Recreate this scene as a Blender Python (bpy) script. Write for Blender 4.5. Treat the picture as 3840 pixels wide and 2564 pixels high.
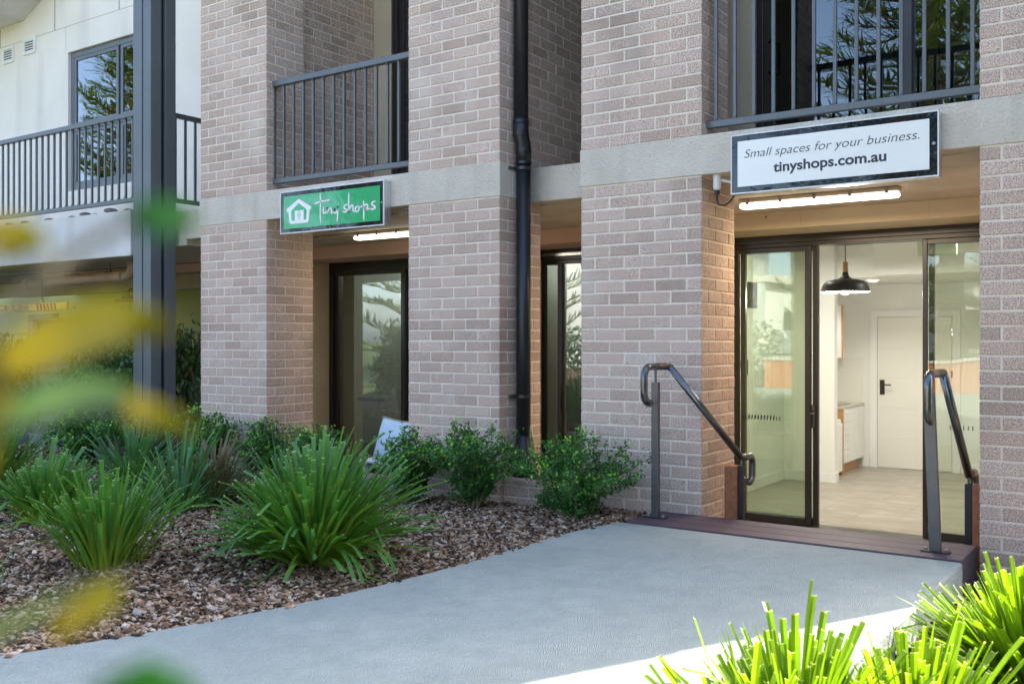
import bpy, math, random
import numpy as np
from mathutils import Vector, Matrix
R=random.Random(7)
SC=bpy.context.scene
for o in list(bpy.data.objects): bpy.data.objects.remove(o)
COL=SC.collection
# ---------------------------------------------------------------- camera, world, sun, exposure
cd=bpy.data.cameras.new('camera'); cam=bpy.data.objects.new('camera',cd); COL.objects.link(cam); SC.camera=cam
cam.location=(0,-6.163,1.30); cam.rotation_euler=(math.pi/2,0,math.radians(34.558))
cd.sensor_width=36; cd.lens=3650/3840*36; cd.shift_y=-6/3840; cd.clip_start=.02; cd.clip_end=2000
cd.dof.use_dof=True; cd.dof.focus_distance=6.6; cd.dof.aperture_fstop=4.5
SUN_AZ=math.atan2(.445,.895)   # towards the sun, from +Y turning to +X
SUN_EL=math.radians(40)
w=bpy.data.worlds.new('World'); SC.world=w; w.use_nodes=True
nt=w.node_tree; bg=nt.nodes['Background']; sky=nt.nodes.new('ShaderNodeTexSky'); sky.sky_type='NISHITA'
sky.sun_disc=False; sky.sun_elevation=SUN_EL; sky.sun_rotation=SUN_AZ; sky.dust_density=2.5; sky.air_density=.8; sky.ozone_density=.7
nt.links.new(sky.outputs[0],bg.inputs[0]); bg.inputs[1].default_value=.15
sd=bpy.data.lights.new('sun','SUN'); sd.energy=3.0; sd.angle=math.radians(.5); sd.color=(1,.93,.83)
sun=bpy.data.objects.new('sun',sd); COL.objects.link(sun)
sdir=Vector((math.sin(SUN_AZ)*math.cos(SUN_EL),math.cos(SUN_AZ)*math.cos(SUN_EL),math.sin(SUN_EL)))
sun.rotation_euler=sdir.to_track_quat('Z','Y').to_euler()
SC.view_settings.view_transform='Standard'; SC.view_settings.look='None'; SC.view_settings.exposure=2.45; SC.view_settings.gamma=1

# ---------------------------------------------------------------- helpers
def tag(o,label=None,cat=None,group=None,kind=None):
    if label: o['label']=label
    if cat: o['category']=cat
    if group: o['group']=group
    if kind: o['kind']=kind
    return o
def thing(name,label,cat,loc=(0,0,0),rz=0,group=None):
    o=bpy.data.objects.new(name,None); COL.objects.link(o); o.location=loc; o.rotation_euler=(0,0,rz); o.empty_display_size=.1
    return tag(o,label,cat,group)
def copy_tree(o,parent=None):
    c=o.copy(); COL.objects.link(c)
    if parent: c.parent=parent
    for ch in list(o.children): copy_tree(ch,c)
    return c
class MB:
    def __init__(s): s.v=[];s.f=[];s.a=[]
    def add(s,vs,fs,a=0.0):
        n=len(s.v); s.v.extend(vs); s.f.extend([tuple(i+n for i in f) for f in fs])
        s.a.extend([a]*len(vs) if not isinstance(a,(list,tuple)) else a); return s
    def box(s,x0,x1,y0,y1,z0,z1,a=0.0):
        return s.add([(x0,y0,z0),(x1,y0,z0),(x1,y1,z0),(x0,y1,z0),(x0,y0,z1),(x1,y0,z1),(x1,y1,z1),(x0,y1,z1)],
          [(0,3,2,1),(4,5,6,7),(0,1,5,4),(1,2,6,5),(2,3,7,6),(3,0,4,7)],a)
    def tube(s,pts,r,n=12,cap=True,a=0.0,rad=None):
        pts=[Vector(p) for p in pts]; m=len(pts); up=None; vs=[];fs=[]
        for i,p in enumerate(pts):
            d=(pts[min(i+1,m-1)]-pts[max(i-1,0)]).normalized()
            if up is None: up=Vector((0,0,1)) if abs(d.z)<.9 else Vector((1,0,0))
            sx=d.cross(up).normalized(); up=sx.cross(d).normalized()
            rr=rad[i] if rad else r
            for k in range(n):
                t=2*math.pi*k/n; q=p+sx*math.cos(t)*rr+up*math.sin(t)*rr; vs.append(tuple(q))
        for i in range(m-1):
            for k in range(n):
                k2=(k+1)%n; fs.append((i*n+k,i*n+k2,(i+1)*n+k2,(i+1)*n+k))
        if cap: fs.append(tuple(range(n-1,-1,-1))); fs.append(tuple((m-1)*n+k for k in range(n)))
        return s.add(vs,fs,a)
    def lathe(s,c,prof,n=32,a=0.0):
        vs=[];fs=[];m=len(prof)
        for r,z in prof:
            for k in range(n):
                t=2*math.pi*k/n; vs.append((c[0]+r*math.cos(t),c[1]+r*math.sin(t),c[2]+z))
        for i in range(m-1):
            for k in range(n):
                k2=(k+1)%n; fs.append((i*n+k,i*n+k2,(i+1)*n+k2,(i+1)*n+k))
        return s.add(vs,fs,a)
    def prism(s,poly,y0,y1,a=0.0):   # poly in (x,z), extruded along y
        n=len(poly); vs=[(x,y0,z) for x,z in poly]+[(x,y1,z) for x,z in poly]
        fs=[tuple(range(n)),tuple(range(2*n-1,n-1,-1))]+[(i,i+n,(i+1)%n+n,(i+1)%n) for i in range(n)]
        return s.add(vs,fs,a)
    def build(s,name,m,parent=None,smooth=False,bevel=0,attr=False):
        me=bpy.data.meshes.new(name); me.from_pydata([tuple(v) for v in s.v],[],s.f); me.update()
        if attr:
            at=me.attributes.new('tint','FLOAT','POINT'); at.data.foreach_set('value',np.array(s.a,dtype=np.float32))
        if smooth: me.polygons.foreach_set('use_smooth',[True]*len(me.polygons))
        me.materials.append(m)
        o=bpy.data.objects.new(name,me); COL.objects.link(o)
        if parent: 
            o.parent=parent
        if bevel:
            b=o.modifiers.new('bevel','BEVEL'); b.width=bevel; b.segments=2; b.limit_method='ANGLE'
        return o
def loc_mb(mb,loc):  # shift verts so they are relative to loc
    mb.v=[(x-loc[0],y-loc[1],z-loc[2]) for x,y,z in mb.v]; return mb
def B(*a): return MB().box(*a)

# ---------------------------------------------------------------- materials
MATS={}
def mat(name,c1,c2=None,scale=8,rough=.6,metal=0,bump=0,bscale=None,detail=6,dist=0,attr=False,spec=.5,trans=0,coat=0,bdist=.004,ramp=(.35,.65),extra=None):
    m=bpy.data.materials.new(name); m.use_nodes=True; n=m.node_tree; L=n.links.new; p=n.nodes['Principled BSDF']
    p.inputs['Roughness'].default_value=rough; p.inputs['Metallic'].default_value=metal; p.inputs['Specular IOR Level'].default_value=spec
    if coat: p.inputs['Coat Weight'].default_value=coat; p.inputs['Coat Roughness'].default_value=.08
    tc=n.nodes.new('ShaderNodeTexCoord'); out=None
    c1=(*c1,1)
    if c2 is None and not extra: p.inputs['Base Color'].default_value=c1
    else:
        c2=(*(c2 or c1[:3]),1)
        no=n.nodes.new('ShaderNodeTexNoise'); no.inputs['Scale'].default_value=scale; no.inputs['Detail'].default_value=detail; no.inputs['Distortion'].default_value=dist
        L(tc.outputs['Object'],no.inputs['Vector'])
        cr=n.nodes.new('ShaderNodeValToRGB'); cr.color_ramp.elements[0].position=ramp[0]; cr.color_ramp.elements[1].position=ramp[1]
        cr.color_ramp.elements[0].color=c1; cr.color_ramp.elements[1].color=c2
        L(no.outputs[0],cr.inputs[0]); out=cr.outputs[0]
        if extra: out=extra(n,L,tc,out)
        L(out,p.inputs['Base Color'])
    if bump:
        bn=n.nodes.new('ShaderNodeTexNoise'); bn.inputs['Scale'].default_value=bscale or scale; bn.inputs['Detail'].default_value=4
        L(tc.outputs['Object'],bn.inputs['Vector']); bb=n.nodes.new('ShaderNodeBump'); bb.inputs['Strength'].default_value=bump; bb.inputs['Distance'].default_value=bdist
        L(bn.outputs[0],bb.inputs['Height']); L(bb.outputs[0],p.inputs['Normal'])
    return m
def noise(n,L,tc,scale,detail=4,lo=.35,hi=.65,a=0,b=1,vec=None,stretch=None):
    no=n.nodes.new('ShaderNodeTexNoise'); no.inputs['Scale'].default_value=scale; no.inputs['Detail'].default_value=detail
    src=tc.outputs['Object']
    if stretch:
        mp=n.nodes.new('ShaderNodeMapping'); mp.inputs['Scale'].default_value=stretch; L(src,mp.inputs[0]); src=mp.outputs[0]
    L(src,no.inputs['Vector']); mr=n.nodes.new('ShaderNodeMapRange'); mr.inputs[1].default_value=lo; mr.inputs[2].default_value=hi; mr.inputs[3].default_value=a; mr.inputs[4].default_value=b
    L(no.outputs[0],mr.inputs[0]); return mr.outputs[0]
def mix(n,L,fac,a,b,mode='MIX'):
    mx=n.nodes.new('ShaderNodeMix'); mx.data_type='RGBA'; mx.blend_type=mode
    for s,i in ((fac,0),(a,6),(b,7)):
        if hasattr(s,'links'): L(s,mx.inputs[i])
        elif i==0: mx.inputs[0].default_value=s
        else: mx.inputs[i].default_value=(*s,1)
    return mx.outputs[2]
def brick_mat():
    m=bpy.data.materials.new('brick'); m.use_nodes=True; n=m.node_tree; L=n.links.new; p=n.nodes['Principled BSDF']; tc=n.nodes.new('ShaderNodeTexCoord')
    p.inputs['Roughness'].default_value=.85; p.inputs['Specular IOR Level'].default_value=.25
    at=n.nodes.new('ShaderNodeAttribute'); at.attribute_name='tint'
    cr=n.nodes.new('ShaderNodeValToRGB'); e=cr.color_ramp.elements
    cols=[(0,(.48,.335,.255)),(.2,(.56,.40,.31)),(.5,(.62,.455,.37)),(.75,(.59,.415,.32)),(1,(.66,.495,.40))]
    e[0].color=(*cols[0][1],1); e[1].position=1; e[1].color=(*cols[4][1],1)
    for ps,c in cols[1:4]: q=e.new(ps); q.color=(*c,1)
    L(at.outputs['Fac'],cr.inputs[0])
    sp=noise(n,L,tc,135,3,.36,.64,.0,1.); c=mix(n,L,sp,(.52,.49,.47),(1.55,1.52,1.48)); c=mix(n,L,1.0,cr.outputs[0],c,'MULTIPLY')
    sp2=noise(n,L,tc,420,2,.5,.66,0,.6); c=mix(n,L,sp2,c,(.55,.52,.49))
    ef=noise(n,L,tc,2.4,6,.56,.74,0,.42,stretch=(1,1,.45)); c=mix(n,L,ef,c,(.74,.66,.57))
    st=noise(n,L,tc,1.3,5,.52,.75,0,.45); c=mix(n,L,st,c,(.16,.135,.10))
    L(c,p.inputs['Base Color'])
    bn=n.nodes.new('ShaderNodeTexNoise'); bn.inputs['Scale'].default_value=170; bn.inputs['Detail'].default_value=4; L(tc.outputs['Object'],bn.inputs['Vector'])
    bb=n.nodes.new('ShaderNodeBump'); bb.inputs['Strength'].default_value=.8; bb.inputs['Distance'].default_value=.004; L(bn.outputs[0],bb.inputs['Height']); L(bb.outputs[0],p.inputs['Normal'])
    return m
M={}
M['brick']=brick_mat()
M['mortar']=mat('mortar',(.77,.65,.52),(.84,.74,.61),scale=9,rough=.95,bump=.6,bscale=160,spec=.2)
def streak0(n,L,tc,c):
    a=noise(n,L,tc,2.2,6,.5,.78,0,.45,stretch=(1.6,1.6,.2)); c=mix(n,L,a,c,(.36,.31,.25)); b=noise(n,L,tc,45,3,.6,.75,0,.35); return mix(n,L,b,c,(.34,.30,.25))
M['stucco']=mat('stucco',(.64,.55,.445),(.72,.63,.52),scale=2.5,rough=.9,bump=1,bscale=70,bdist=.012,spec=.2,extra=streak0)
M['cream']=mat('cream_render',(.56,.46,.32),(.63,.53,.38),scale=2.2,rough=.9,bump=.6,bscale=120,bdist=.005,spec=.2)
def streak(n,L,tc,c):
    a=noise(n,L,tc,1.0,6,.5,.78,0,.55,stretch=(1.6,1.6,.25)); c=mix(n,L,a,c,(.45,.41,.37))
    return c
M['render']=mat('painted_render',(.82,.73,.63),(.88,.79,.70),scale=1.2,rough=.85,bump=.5,bscale=140,bdist=.004,spec=.2,extra=streak)
M['slab']=mat('slab_concrete',(.66,.62,.57),(.75,.71,.66),scale=3,rough=.9,bump=.8,bscale=90,bdist=.008,spec=.2,extra=streak)
M['grey_metal']=mat('grey_powdercoat',(.105,.112,.115),(.12,.128,.13),scale=3,rough=.36,metal=.0,spec=.6)
M['post_metal']=mat('post_paint',(.12,.13,.135),(.14,.15,.155),scale=2,rough=.4,spec=.5)
M['dark_metal']=mat('dark_bronze_frame',(.020,.017,.016),(.028,.023,.021),scale=4,rough=.3,spec=.6)
M['steel']=mat('brushed_steel',(.30,.31,.32),(.40,.41,.42),scale=30,rough=.16,metal=1,bump=.06,bscale=200)
M['handrail_tube']=mat('dark_steel_tube',(.13,.135,.14),(.19,.195,.20),scale=14,rough=.22,metal=.85,bump=.05,bscale=150)
M['handrail_post']=mat('handrail_post_paint',(.12,.12,.125),(.15,.145,.145),scale=10,rough=.33,metal=.55)
M['bolt']=mat('galvanised_bolt',(.6,.6,.58),rough=.35,metal=1)
M['black_pipe']=mat('black_pipe_plastic',(.012,.013,.015),(.018,.019,.021),scale=5,rough=.38,spec=.5)
M['black']=mat('matt_black',(.012,.012,.013),rough=.45)
M['white']=mat('white_paint',(.80,.79,.75),rough=.5)
M['alu']=mat('aluminium',(.72,.73,.74),rough=.3,metal=.85)
M['bluewhite']=mat('cushion_fabric',(.50,.60,.68),(.56,.66,.73),scale=18,rough=.9,bump=.5,bscale=14,bdist=.01)
M['rope']=mat('rope_piping',(.42,.36,.28),(.25,.21,.16),scale=120,rough=.9,bump=.8,bscale=200)
M['interior']=mat('interior_wall_paint',(.76,.76,.70),(.79,.79,.73),scale=1,rough=.75)
M['interior_grey']=mat('grey_interior_paint',(.50,.50,.47),(.54,.54,.50),scale=1,rough=.8)
M['ceiling']=mat('ceiling_paint',(.72,.71,.66),rough=.85)
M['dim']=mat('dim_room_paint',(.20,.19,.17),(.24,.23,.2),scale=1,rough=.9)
M['laminate']=mat('bench_laminate',(.76,.74,.66),rough=.35)
M['oak']=mat('oak_edge',(.42,.22,.085),(.55,.31,.13),scale=10,rough=.45,dist=2)
M['benchtop']=mat('benchtop_stone',(.55,.50,.42),(.62,.58,.5),scale=40,rough=.3)
M['timber']=mat('oiled_hardwood_post',(.22,.068,.022),(.36,.13,.045),scale=10,rough=.5,dist=3,bump=.3,bscale=60)
M['yellow_lit_wall']=mat('carpark_wall_lit',(.42,.40,.13),(.50,.48,.17),scale=.8,rough=.7)  # yellow-green light on the car park rear wall, painted as its base colour
M['carpark_dark']=mat('carpark_dark_panel',(.012,.012,.010),(.017,.016,.013),scale=2,rough=.6)
M['pink_lit_render']=mat('render_pink_cast',(.66,.43,.33),(.72,.49,.38),scale=2,rough=.9,bump=.5,bscale=120,bdist=.005)  # pinkish light on lintels and car park beams, put into the render colour
M['pipe_cream']=mat('cream_pvc',(.62,.46,.35),(.68,.52,.41),scale=6,rough=.4)
M['yellow']=mat('yellow_bar',(.85,.52,.04),(.88,.56,.06),scale=6,rough=.45)
M['red']=mat('red_mark',(.42,.03,.02),rough=.5)
M['louvre']=mat('louvre_metal',(.09,.08,.07),(.13,.115,.10),scale=6,rough=.55,bump=.2,bscale=40)
M['base_concrete']=mat('old_concrete',(.17,.17,.165),(.28,.28,.275),scale=5,rough=.9,bump=.6,bscale=80)
M['bark']=mat('bark',(.11,.07,.045),(.20,.135,.09),scale=30,rough=.9,bump=.8,bscale=60)
M['pebble']=mat('pebble',(.16,.14,.13),(.34,.30,.27),scale=9,rough=.8)
M['green_sign']=mat('green_acrylic',(.028,.40,.14),(.035,.44,.16),scale=2,rough=.06,spec=.5,coat=.25,bump=.25,bscale=5,bdist=.01)
M['black_gloss']=mat('black_acrylic',(.008,.010,.016),rough=.03,spec=.5,bump=.25,bscale=5,bdist=.01)
M['white_sign']=mat('white_acrylic',(.90,.86,.79),rough=.2)
M['sign_grey']=mat('grey_outline',(.35,.37,.36),rough=.4)
M['sign_ink']=mat('sign_ink',(.02,.025,.045),rough=.35)
M['orange']=mat('terracotta_paint',(.62,.16,.06),rough=.7)
M['greywhite']=mat('plastic_white',(.72,.68,.62),rough=.35)
M['beige_plastic']=mat('beige_plastic',(.42,.36,.26),rough=.45)
M['vent_slot']=mat('vent_dark',(.10,.06,.045),rough=.9)
def emis(name,c,s):
    m=bpy.data.materials.new(name); m.use_nodes=True; p=m.node_tree.nodes['Principled BSDF']
    p.inputs['Base Color'].default_value=(.8,.8,.8,1); p.inputs['Emission Color'].default_value=(*c,1); p.inputs['Emission Strength'].default_value=s; return m
M['tube_glow']=emis('tube_diffuser',(1,.97,.90),.75)
M['bulb']=emis('bulb_glow',(1,.93,.82),3)
M['downlight']=emis('downlight_glow',(1,.96,.9),3)
M['exit']=mat('exit_panel',(.62,.80,.62),rough=.3)
def glass(name,tint=(.93,.97,.94),ior=1.5,gain=1.0,wob=.12):
    m=bpy.data.materials.new(name); m.use_nodes=True; n=m.node_tree; L=n.links.new
    for x in list(n.nodes):
        if x.type=='BSDF_PRINCIPLED': n.nodes.remove(x)
    out=[x for x in n.nodes if x.type=='OUTPUT_MATERIAL'][0]
    tr=n.nodes.new('ShaderNodeBsdfTransparent'); tr.inputs[0].default_value=(*tint,1)
    gl=n.nodes.new('ShaderNodeBsdfGlossy'); gl.inputs['Roughness'].default_value=.004; gl.inputs[0].default_value=(.95,.97,1,1)
    fr=n.nodes.new('ShaderNodeFresnel'); ge=n.nodes.new('ShaderNodeNewGeometry'); mi=n.nodes.new('ShaderNodeMapRange'); mi.inputs[3].default_value=ior; mi.inputs[4].default_value=1/ior
    L(ge.outputs['Backfacing'],mi.inputs[0]); L(mi.outputs[0],fr.inputs[0])
    ml=n.nodes.new('ShaderNodeMath'); ml.operation='MULTIPLY'; ml.inputs[1].default_value=1.35*gain; ml.use_clamp=True; L(fr.outputs[0],ml.inputs[0])
    mx=n.nodes.new('ShaderNodeMixShader'); L(ml.outputs[0],mx.inputs[0]); L(tr.outputs[0],mx.inputs[1]); L(gl.outputs[0],mx.inputs[2]); L(mx.outputs[0],out.inputs[0])
    tc=n.nodes.new('ShaderNodeTexCoord'); bn=n.nodes.new('ShaderNodeTexNoise'); bn.inputs['Scale'].default_value=2.2; bn.inputs['Detail'].default_value=1; L(tc.outputs['Object'],bn.inputs['Vector'])
    bb=n.nodes.new('ShaderNodeBump'); bb.inputs['Strength'].default_value=wob; bb.inputs['Distance'].default_value=.01; L(bn.outputs[0],bb.inputs['Height']); L(bb.outputs[0],gl.inputs['Normal'])
    return m
M['glass']=glass('door_glass',(.84,.88,.82),gain=1.1)
M['glass_dark']=glass('window_glass_tinted',(.42,.46,.46),gain=1.7,wob=.2)
M['glass_grey']=glass('grey_door_glass',(.64,.70,.66),gain=2.4,wob=.18)
def leafmat(name,c1,c2,tip,trans=.35,rough=.42,coltip=True,nscale=5):
    m=bpy.data.materials.new(name); m.use_nodes=True; n=m.node_tree; L=n.links.new; p=n.nodes['Principled BSDF']; out=[x for x in n.nodes if x.type=='OUTPUT_MATERIAL'][0]
    at=n.nodes.new('ShaderNodeAttribute'); at.attribute_name='tint'
    cr=n.nodes.new('ShaderNodeValToRGB'); e=cr.color_ramp.elements; e[0].color=(*c1,1); e[1].color=(*c2,1); e[1].position=.6
    q=e.new(.93); q.color=(*c2,1); q=e.new(.97); q.color=(*tip,1)
    L(at.outputs['Fac'],cr.inputs[0]); tc=n.nodes.new('ShaderNodeTexCoord')
    v=noise(n,L,tc,nscale,3,.3,.7,.72,1.25); c=mix(n,L,1.0,cr.outputs[0],v,'MULTIPLY')
    L(c,p.inputs['Base Color']); p.inputs['Roughness'].default_value=rough; p.inputs['Specular IOR Level'].default_value=.45
    t=n.nodes.new('ShaderNodeBsdfTranslucent'); c3=mix(n,L,1.0,c,(1.5,1.7,.5),'MULTIPLY'); L(c3,t.inputs[0])
    mx=n.nodes.new('ShaderNodeMixShader'); mx.inputs[0].default_value=trans; L(p.outputs[0],mx.inputs[1]); L(t.outputs[0],mx.inputs[2]); L(mx.outputs[0],out.inputs[0])
    return m
M['strap']=leafmat('strap_leaf',(.27,.34,.025),(.095,.245,.05),(.62,.66,.42),trans=.3)
M['strap_dark']=leafmat('strap_leaf_dark',(.13,.22,.03),(.08,.21,.075),(.5,.55,.38),trans=.25)
M['strap_sun']=leafmat('strap_leaf_sunlit',(.10,.16,.008),(.17,.27,.014),(.6,.6,.36),trans=.5)  # sunlit copy of the strap leaf, direct sun worked into its colour
M['strap_dry']=leafmat('strap_leaf_dry',(.16,.12,.06),(.20,.15,.09),(.5,.42,.3),trans=.2)
M['boxleaf']=leafmat('small_shrub_leaf',(.03,.09,.022),(.065,.22,.035),(.28,.65,.05),trans=.22,rough=.32,nscale=9)
M['figleaf']=leafmat('weeping_leaf',(.04,.10,.04),(.09,.20,.06),(.18,.35,.09),trans=.25,rough=.32)
M['pine']=leafmat('pine_needle',(.05,.085,.02),(.14,.19,.035),(.22,.27,.05),trans=.25,rough=.6,nscale=1)
M['hedge']=leafmat('hedge_leaf',(.03,.07,.02),(.05,.11,.03),(.1,.2,.04),trans=.2)
M['snake']=mat('snake_plant_leaf',(.10,.14,.03),(.42,.42,.13),scale=26,rough=.45)
M['twig']=mat('twig',(.22,.17,.10),(.30,.25,.16),scale=20,rough=.8)
def leafplain(name,c1,c2):
    m=leafmat(name,c1,c2,c2,trans=.45,rough=.35); return m
M['near_yellow']=leafplain('near_leaf_yellow',(.12,.085,.008),(.085,.07,.012))
M['near_green']=leafplain('near_leaf_green',(.006,.035,.010),(.012,.05,.02))
M['near_teal']=leafplain('near_leaf_teal',(.035,.065,.052),(.045,.075,.062))
M['near_pale']=leafplain('near_leaf_pale',(.075,.085,.08),(.07,.085,.08))

# chips
def chipmat():
    m=bpy.data.materials.new('wood_chip'); m.use_nodes=True; n=m.node_tree; L=n.links.new; p=n.nodes['Principled BSDF']; p.inputs['Roughness'].default_value=.85; p.inputs['Specular IOR Level'].default_value=.25
    at=n.nodes.new('ShaderNodeAttribute'); at.attribute_name='tint'
    cr=n.nodes.new('ShaderNodeValToRGB'); e=cr.color_ramp.elements; e[0].color=(.025,.019,.015,1); e[1].color=(.72,.56,.42,1)
    for ps,c in ((.22,(.10,.06,.035)),(.45,(.22,.13,.072)),(.62,(.36,.22,.13)),(.8,(.50,.35,.24)),(.9,(.46,.38,.31))):
        q=e.new(ps); q.color=(*c,1)
    tc=n.nodes.new('ShaderNodeTexCoord'); v=noise(n,L,tc,60,3,.3,.7,.65,1.3)
    L(at.outputs['Fac'],cr.inputs[0]); L(mix(n,L,1.0,cr.outputs[0],v,'MULTIPLY'),p.inputs['Base Color']); return m
M['chip']=chipmat()
M['soil']=mat('soil',(.03,.02,.014),(.06,.04,.028),scale=30,rough=.95,bump=1,bscale=60)
def pathmat():
    m=bpy.data.materials.new('path_concrete'); m.use_nodes=True; n=m.node_tree; L=n.links.new; p=n.nodes['Principled BSDF']; tc=n.nodes.new('ShaderNodeTexCoord')
    p.inputs['Roughness'].default_value=.8; p.inputs['Specular IOR Level'].default_value=.3
    a=noise(n,L,tc,1.1,6,.3,.72,0,1); c=mix(n,L,a,(.315,.36,.325),(.42,.465,.42))
    b=noise(n,L,tc,7,7,.42,.72,0,.5); c=mix(n,L,b,c,(.24,.27,.25)); e_=noise(n,L,tc,2.0,7,.56,.66,0,.3); c=mix(n,L,e_,c,(.50,.52,.48))
    # swirled broom marks
    wv=n.nodes.new('ShaderNodeTexWave'); wv.inputs['Scale'].default_value=34; wv.inputs['Distortion'].default_value=34; wv.inputs['Detail'].default_value=5; wv.inputs['Detail Scale'].default_value=.16; wv.inputs['Detail Roughness'].default_value=.65
    mp=n.nodes.new('ShaderNodeMapping'); mp.inputs['Scale'].default_value=(1,1.6,1); L(tc.outputs['Object'],mp.inputs[0]); L(mp.outputs[0],wv.inputs['Vector'])
    msk=noise(n,L,tc,2.3,3,.35,.6,.1,.5); c=mix(n,L,msk,c,mix(n,L,wv.outputs['Fac'],(.235,.265,.25),(.43,.475,.45)))
    d=noise(n,L,tc,55,3,.60,.72,0,.55,stretch=(1,2.5,1)); c=mix(n,L,d,c,(.19,.2,.21))
    L(c,p.inputs['Base Color'])
    bn=n.nodes.new('ShaderNodeTexNoise'); bn.inputs['Scale'].default_value=90; bn.inputs['Detail'].default_value=5; L(tc.outputs['Object'],bn.inputs['Vector'])
    ad=n.nodes.new('ShaderNodeMath'); ad.operation='ADD'; L(bn.outputs[0],ad.inputs[0]); L(wv.outputs['Fac'],ad.inputs[1])
    bb=n.nodes.new('ShaderNodeBump'); bb.inputs['Strength'].default_value=.7; bb.inputs['Distance'].default_value=.004; L(ad.outputs[0],bb.inputs['Height']); L(bb.outputs[0],p.inputs['Normal'])
    return m
M['path']=pathmat()
def deckmat():
    def ex(n,L,tc,c):
        g=noise(n,L,tc,14,5,.35,.7,0,.5,stretch=(.25,6,1)); c=mix(n,L,g,c,(.052,.032,.042)); d=noise(n,L,tc,2.2,5,.5,.7,0,.35); return mix(n,L,d,c,(.14,.10,.115))
    return mat('composite_deck',(.066,.042,.060),(.085,.056,.074),scale=3,rough=.6,bump=.3,bscale=60,extra=ex)
M['deck']=deckmat()
def tilemat():
    m=bpy.data.materials.new('floor_tile'); m.use_nodes=True; n=m.node_tree; L=n.links.new; p=n.nodes['Principled BSDF']; tc=n.nodes.new('ShaderNodeTexCoord')
    p.inputs['Roughness'].default_value=.35
    a=noise(n,L,tc,2.2,7,.35,.7,0,1,stretch=(1,2.2,1)); c=mix(n,L,a,(.25,.22,.17),(.34,.305,.25))
    v=noise(n,L,tc,5,8,.56,.62,0,.3,stretch=(1,1.8,1)); c=mix(n,L,v,c,(.55,.5,.42))
    br=n.nodes.new('ShaderNodeTexBrick'); br.offset=.5; br.inputs['Scale'].default_value=1; br.inputs['Brick Width'].default_value=.6; br.inputs['Row Height'].default_value=.6; br.inputs['Mortar Size'].default_value=.003
    br.inputs['Color1'].default_value=(1,1,1,1); br.inputs['Color2'].default_value=(1,1,1,1); br.inputs['Mortar'].default_value=(.5,.5,.5,1); L(tc.outputs['Object'],br.inputs['Vector'])
    L(mix(n,L,1.0,c,br.outputs[0],'MULTIPLY'),p.inputs['Base Color']); return m
M['tile']=tilemat()
M['grass']=mat('lawn_grass',(.055,.10,.02),(.10,.16,.03),scale=3,rough=.95,bump=1,bscale=60)
M['asphalt']=mat('asphalt',(.06,.06,.06),(.09,.09,.09),scale=20,rough=.9)

# ---------------------------------------------------------------- brickwork
CH=.086
def brick_wall(mb,mo,axis,fixed,a0,a1,z0,z1,pattern,out,rows=None,seed=1,deep=.03):
    """individual bricks on one face. axis 'x': face normal -Y at y=fixed ; axis 'y': face normal +X at x=fixed. pattern(k)->list of (start,end)"""
    rr=random.Random(seed); k=0; z=z0
    nrow=int(round((z1-z0)/CH))
    ch=(z1-z0)/nrow
    for k in range(nrow):
        zb=z0+k*ch; zt=zb+ch-.010
        for (s,e) in pattern(k):
            s2=max(s,a0)+rr.uniform(0,.002); e2=min(e,a1)-rr.uniform(0,.002)
            if e2-s2<.02: continue
            t=rr.random(); b=.0045; off=rr.uniform(-.0015,.0015)
            za=zb+rr.uniform(0,.0018); zc=zt-rr.uniform(0,.0018)
            def P(u,zz,d):   # d: outward
                return (u,fixed-d,zz) if axis=='x' else (fixed+d,u,zz)
            o=off; sk=rr.uniform(-.001,.001)
            vs=[P(s2,za,-deep),P(e2,za,-deep),P(e2,zc,-deep),P(s2,zc,-deep),
                P(s2,za,o-b*.8),P(e2,za+sk,o-b*.8),P(e2,zc+sk,o-b*.8),P(s2,zc,o-b*.8),
                P(s2+b,za+b,o),P(e2-b,za+b,o),P(e2-b,zc-b,o),P(s2+b,zc-b,o)]
            fs=[(8,9,10,11),(4,5,9,8),(5,6,10,9),(6,7,11,10),(7,4,8,11),(0,1,5,4),(1,2,6,5),(2,3,7,6),(3,0,4,7)]
            mb.add(vs,fs,t)
def run(a0,a1,first,full=.23,j=.01):
    out=[]; p=a0; L=first
    while p<a1-.02:
        e=min(p+L,a1); 
        out.append((p,e)); p=e+j; L=full
    return out
def pillar_part(parent,x0,x1,y0,depth,z0,z1,seed,name,label=None):
    mb=MB(); H=.11
    def fr(k):
        return run(x0,x1,.23) if k%2==0 else run(x0,x1,H)
    def sd(k):
        return run(y0,y0+depth,H) if k%2==0 else run(y0,y0+depth,.23)
    # front bricks reach the corner; side bricks start just behind the front face
    brick_wall(mb,None,'x',y0,x0,x1,z0,z1,fr,1,seed=seed)
    brick_wall(mb,None,'y',x1,y0+.001,y0+depth,z0,z1,sd,1,seed=seed*1000+1)
    # left face (seen only from another position)
    nrow=int(round((z1-z0)/CH)); ch=(z1-z0)/nrow; rr=random.Random(seed+5)
    for k in range(nrow):
        for s,e in sd(k): mb.box(x0+.0005,x0+.03,max(s,y0+.035),min(e,y0+depth),z0+k*ch,z0+(k+1)*ch-.01,rr.random())
    o=mb.build('brickwork',M['brick'],parent,attr=True)
    core=B(x0+.0045,x1-.0045,y0+.0045,y0+depth-.001,z0,z1).build('mortar',M['mortar'],o)
    if label: o['label']=label
    return o

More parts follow.
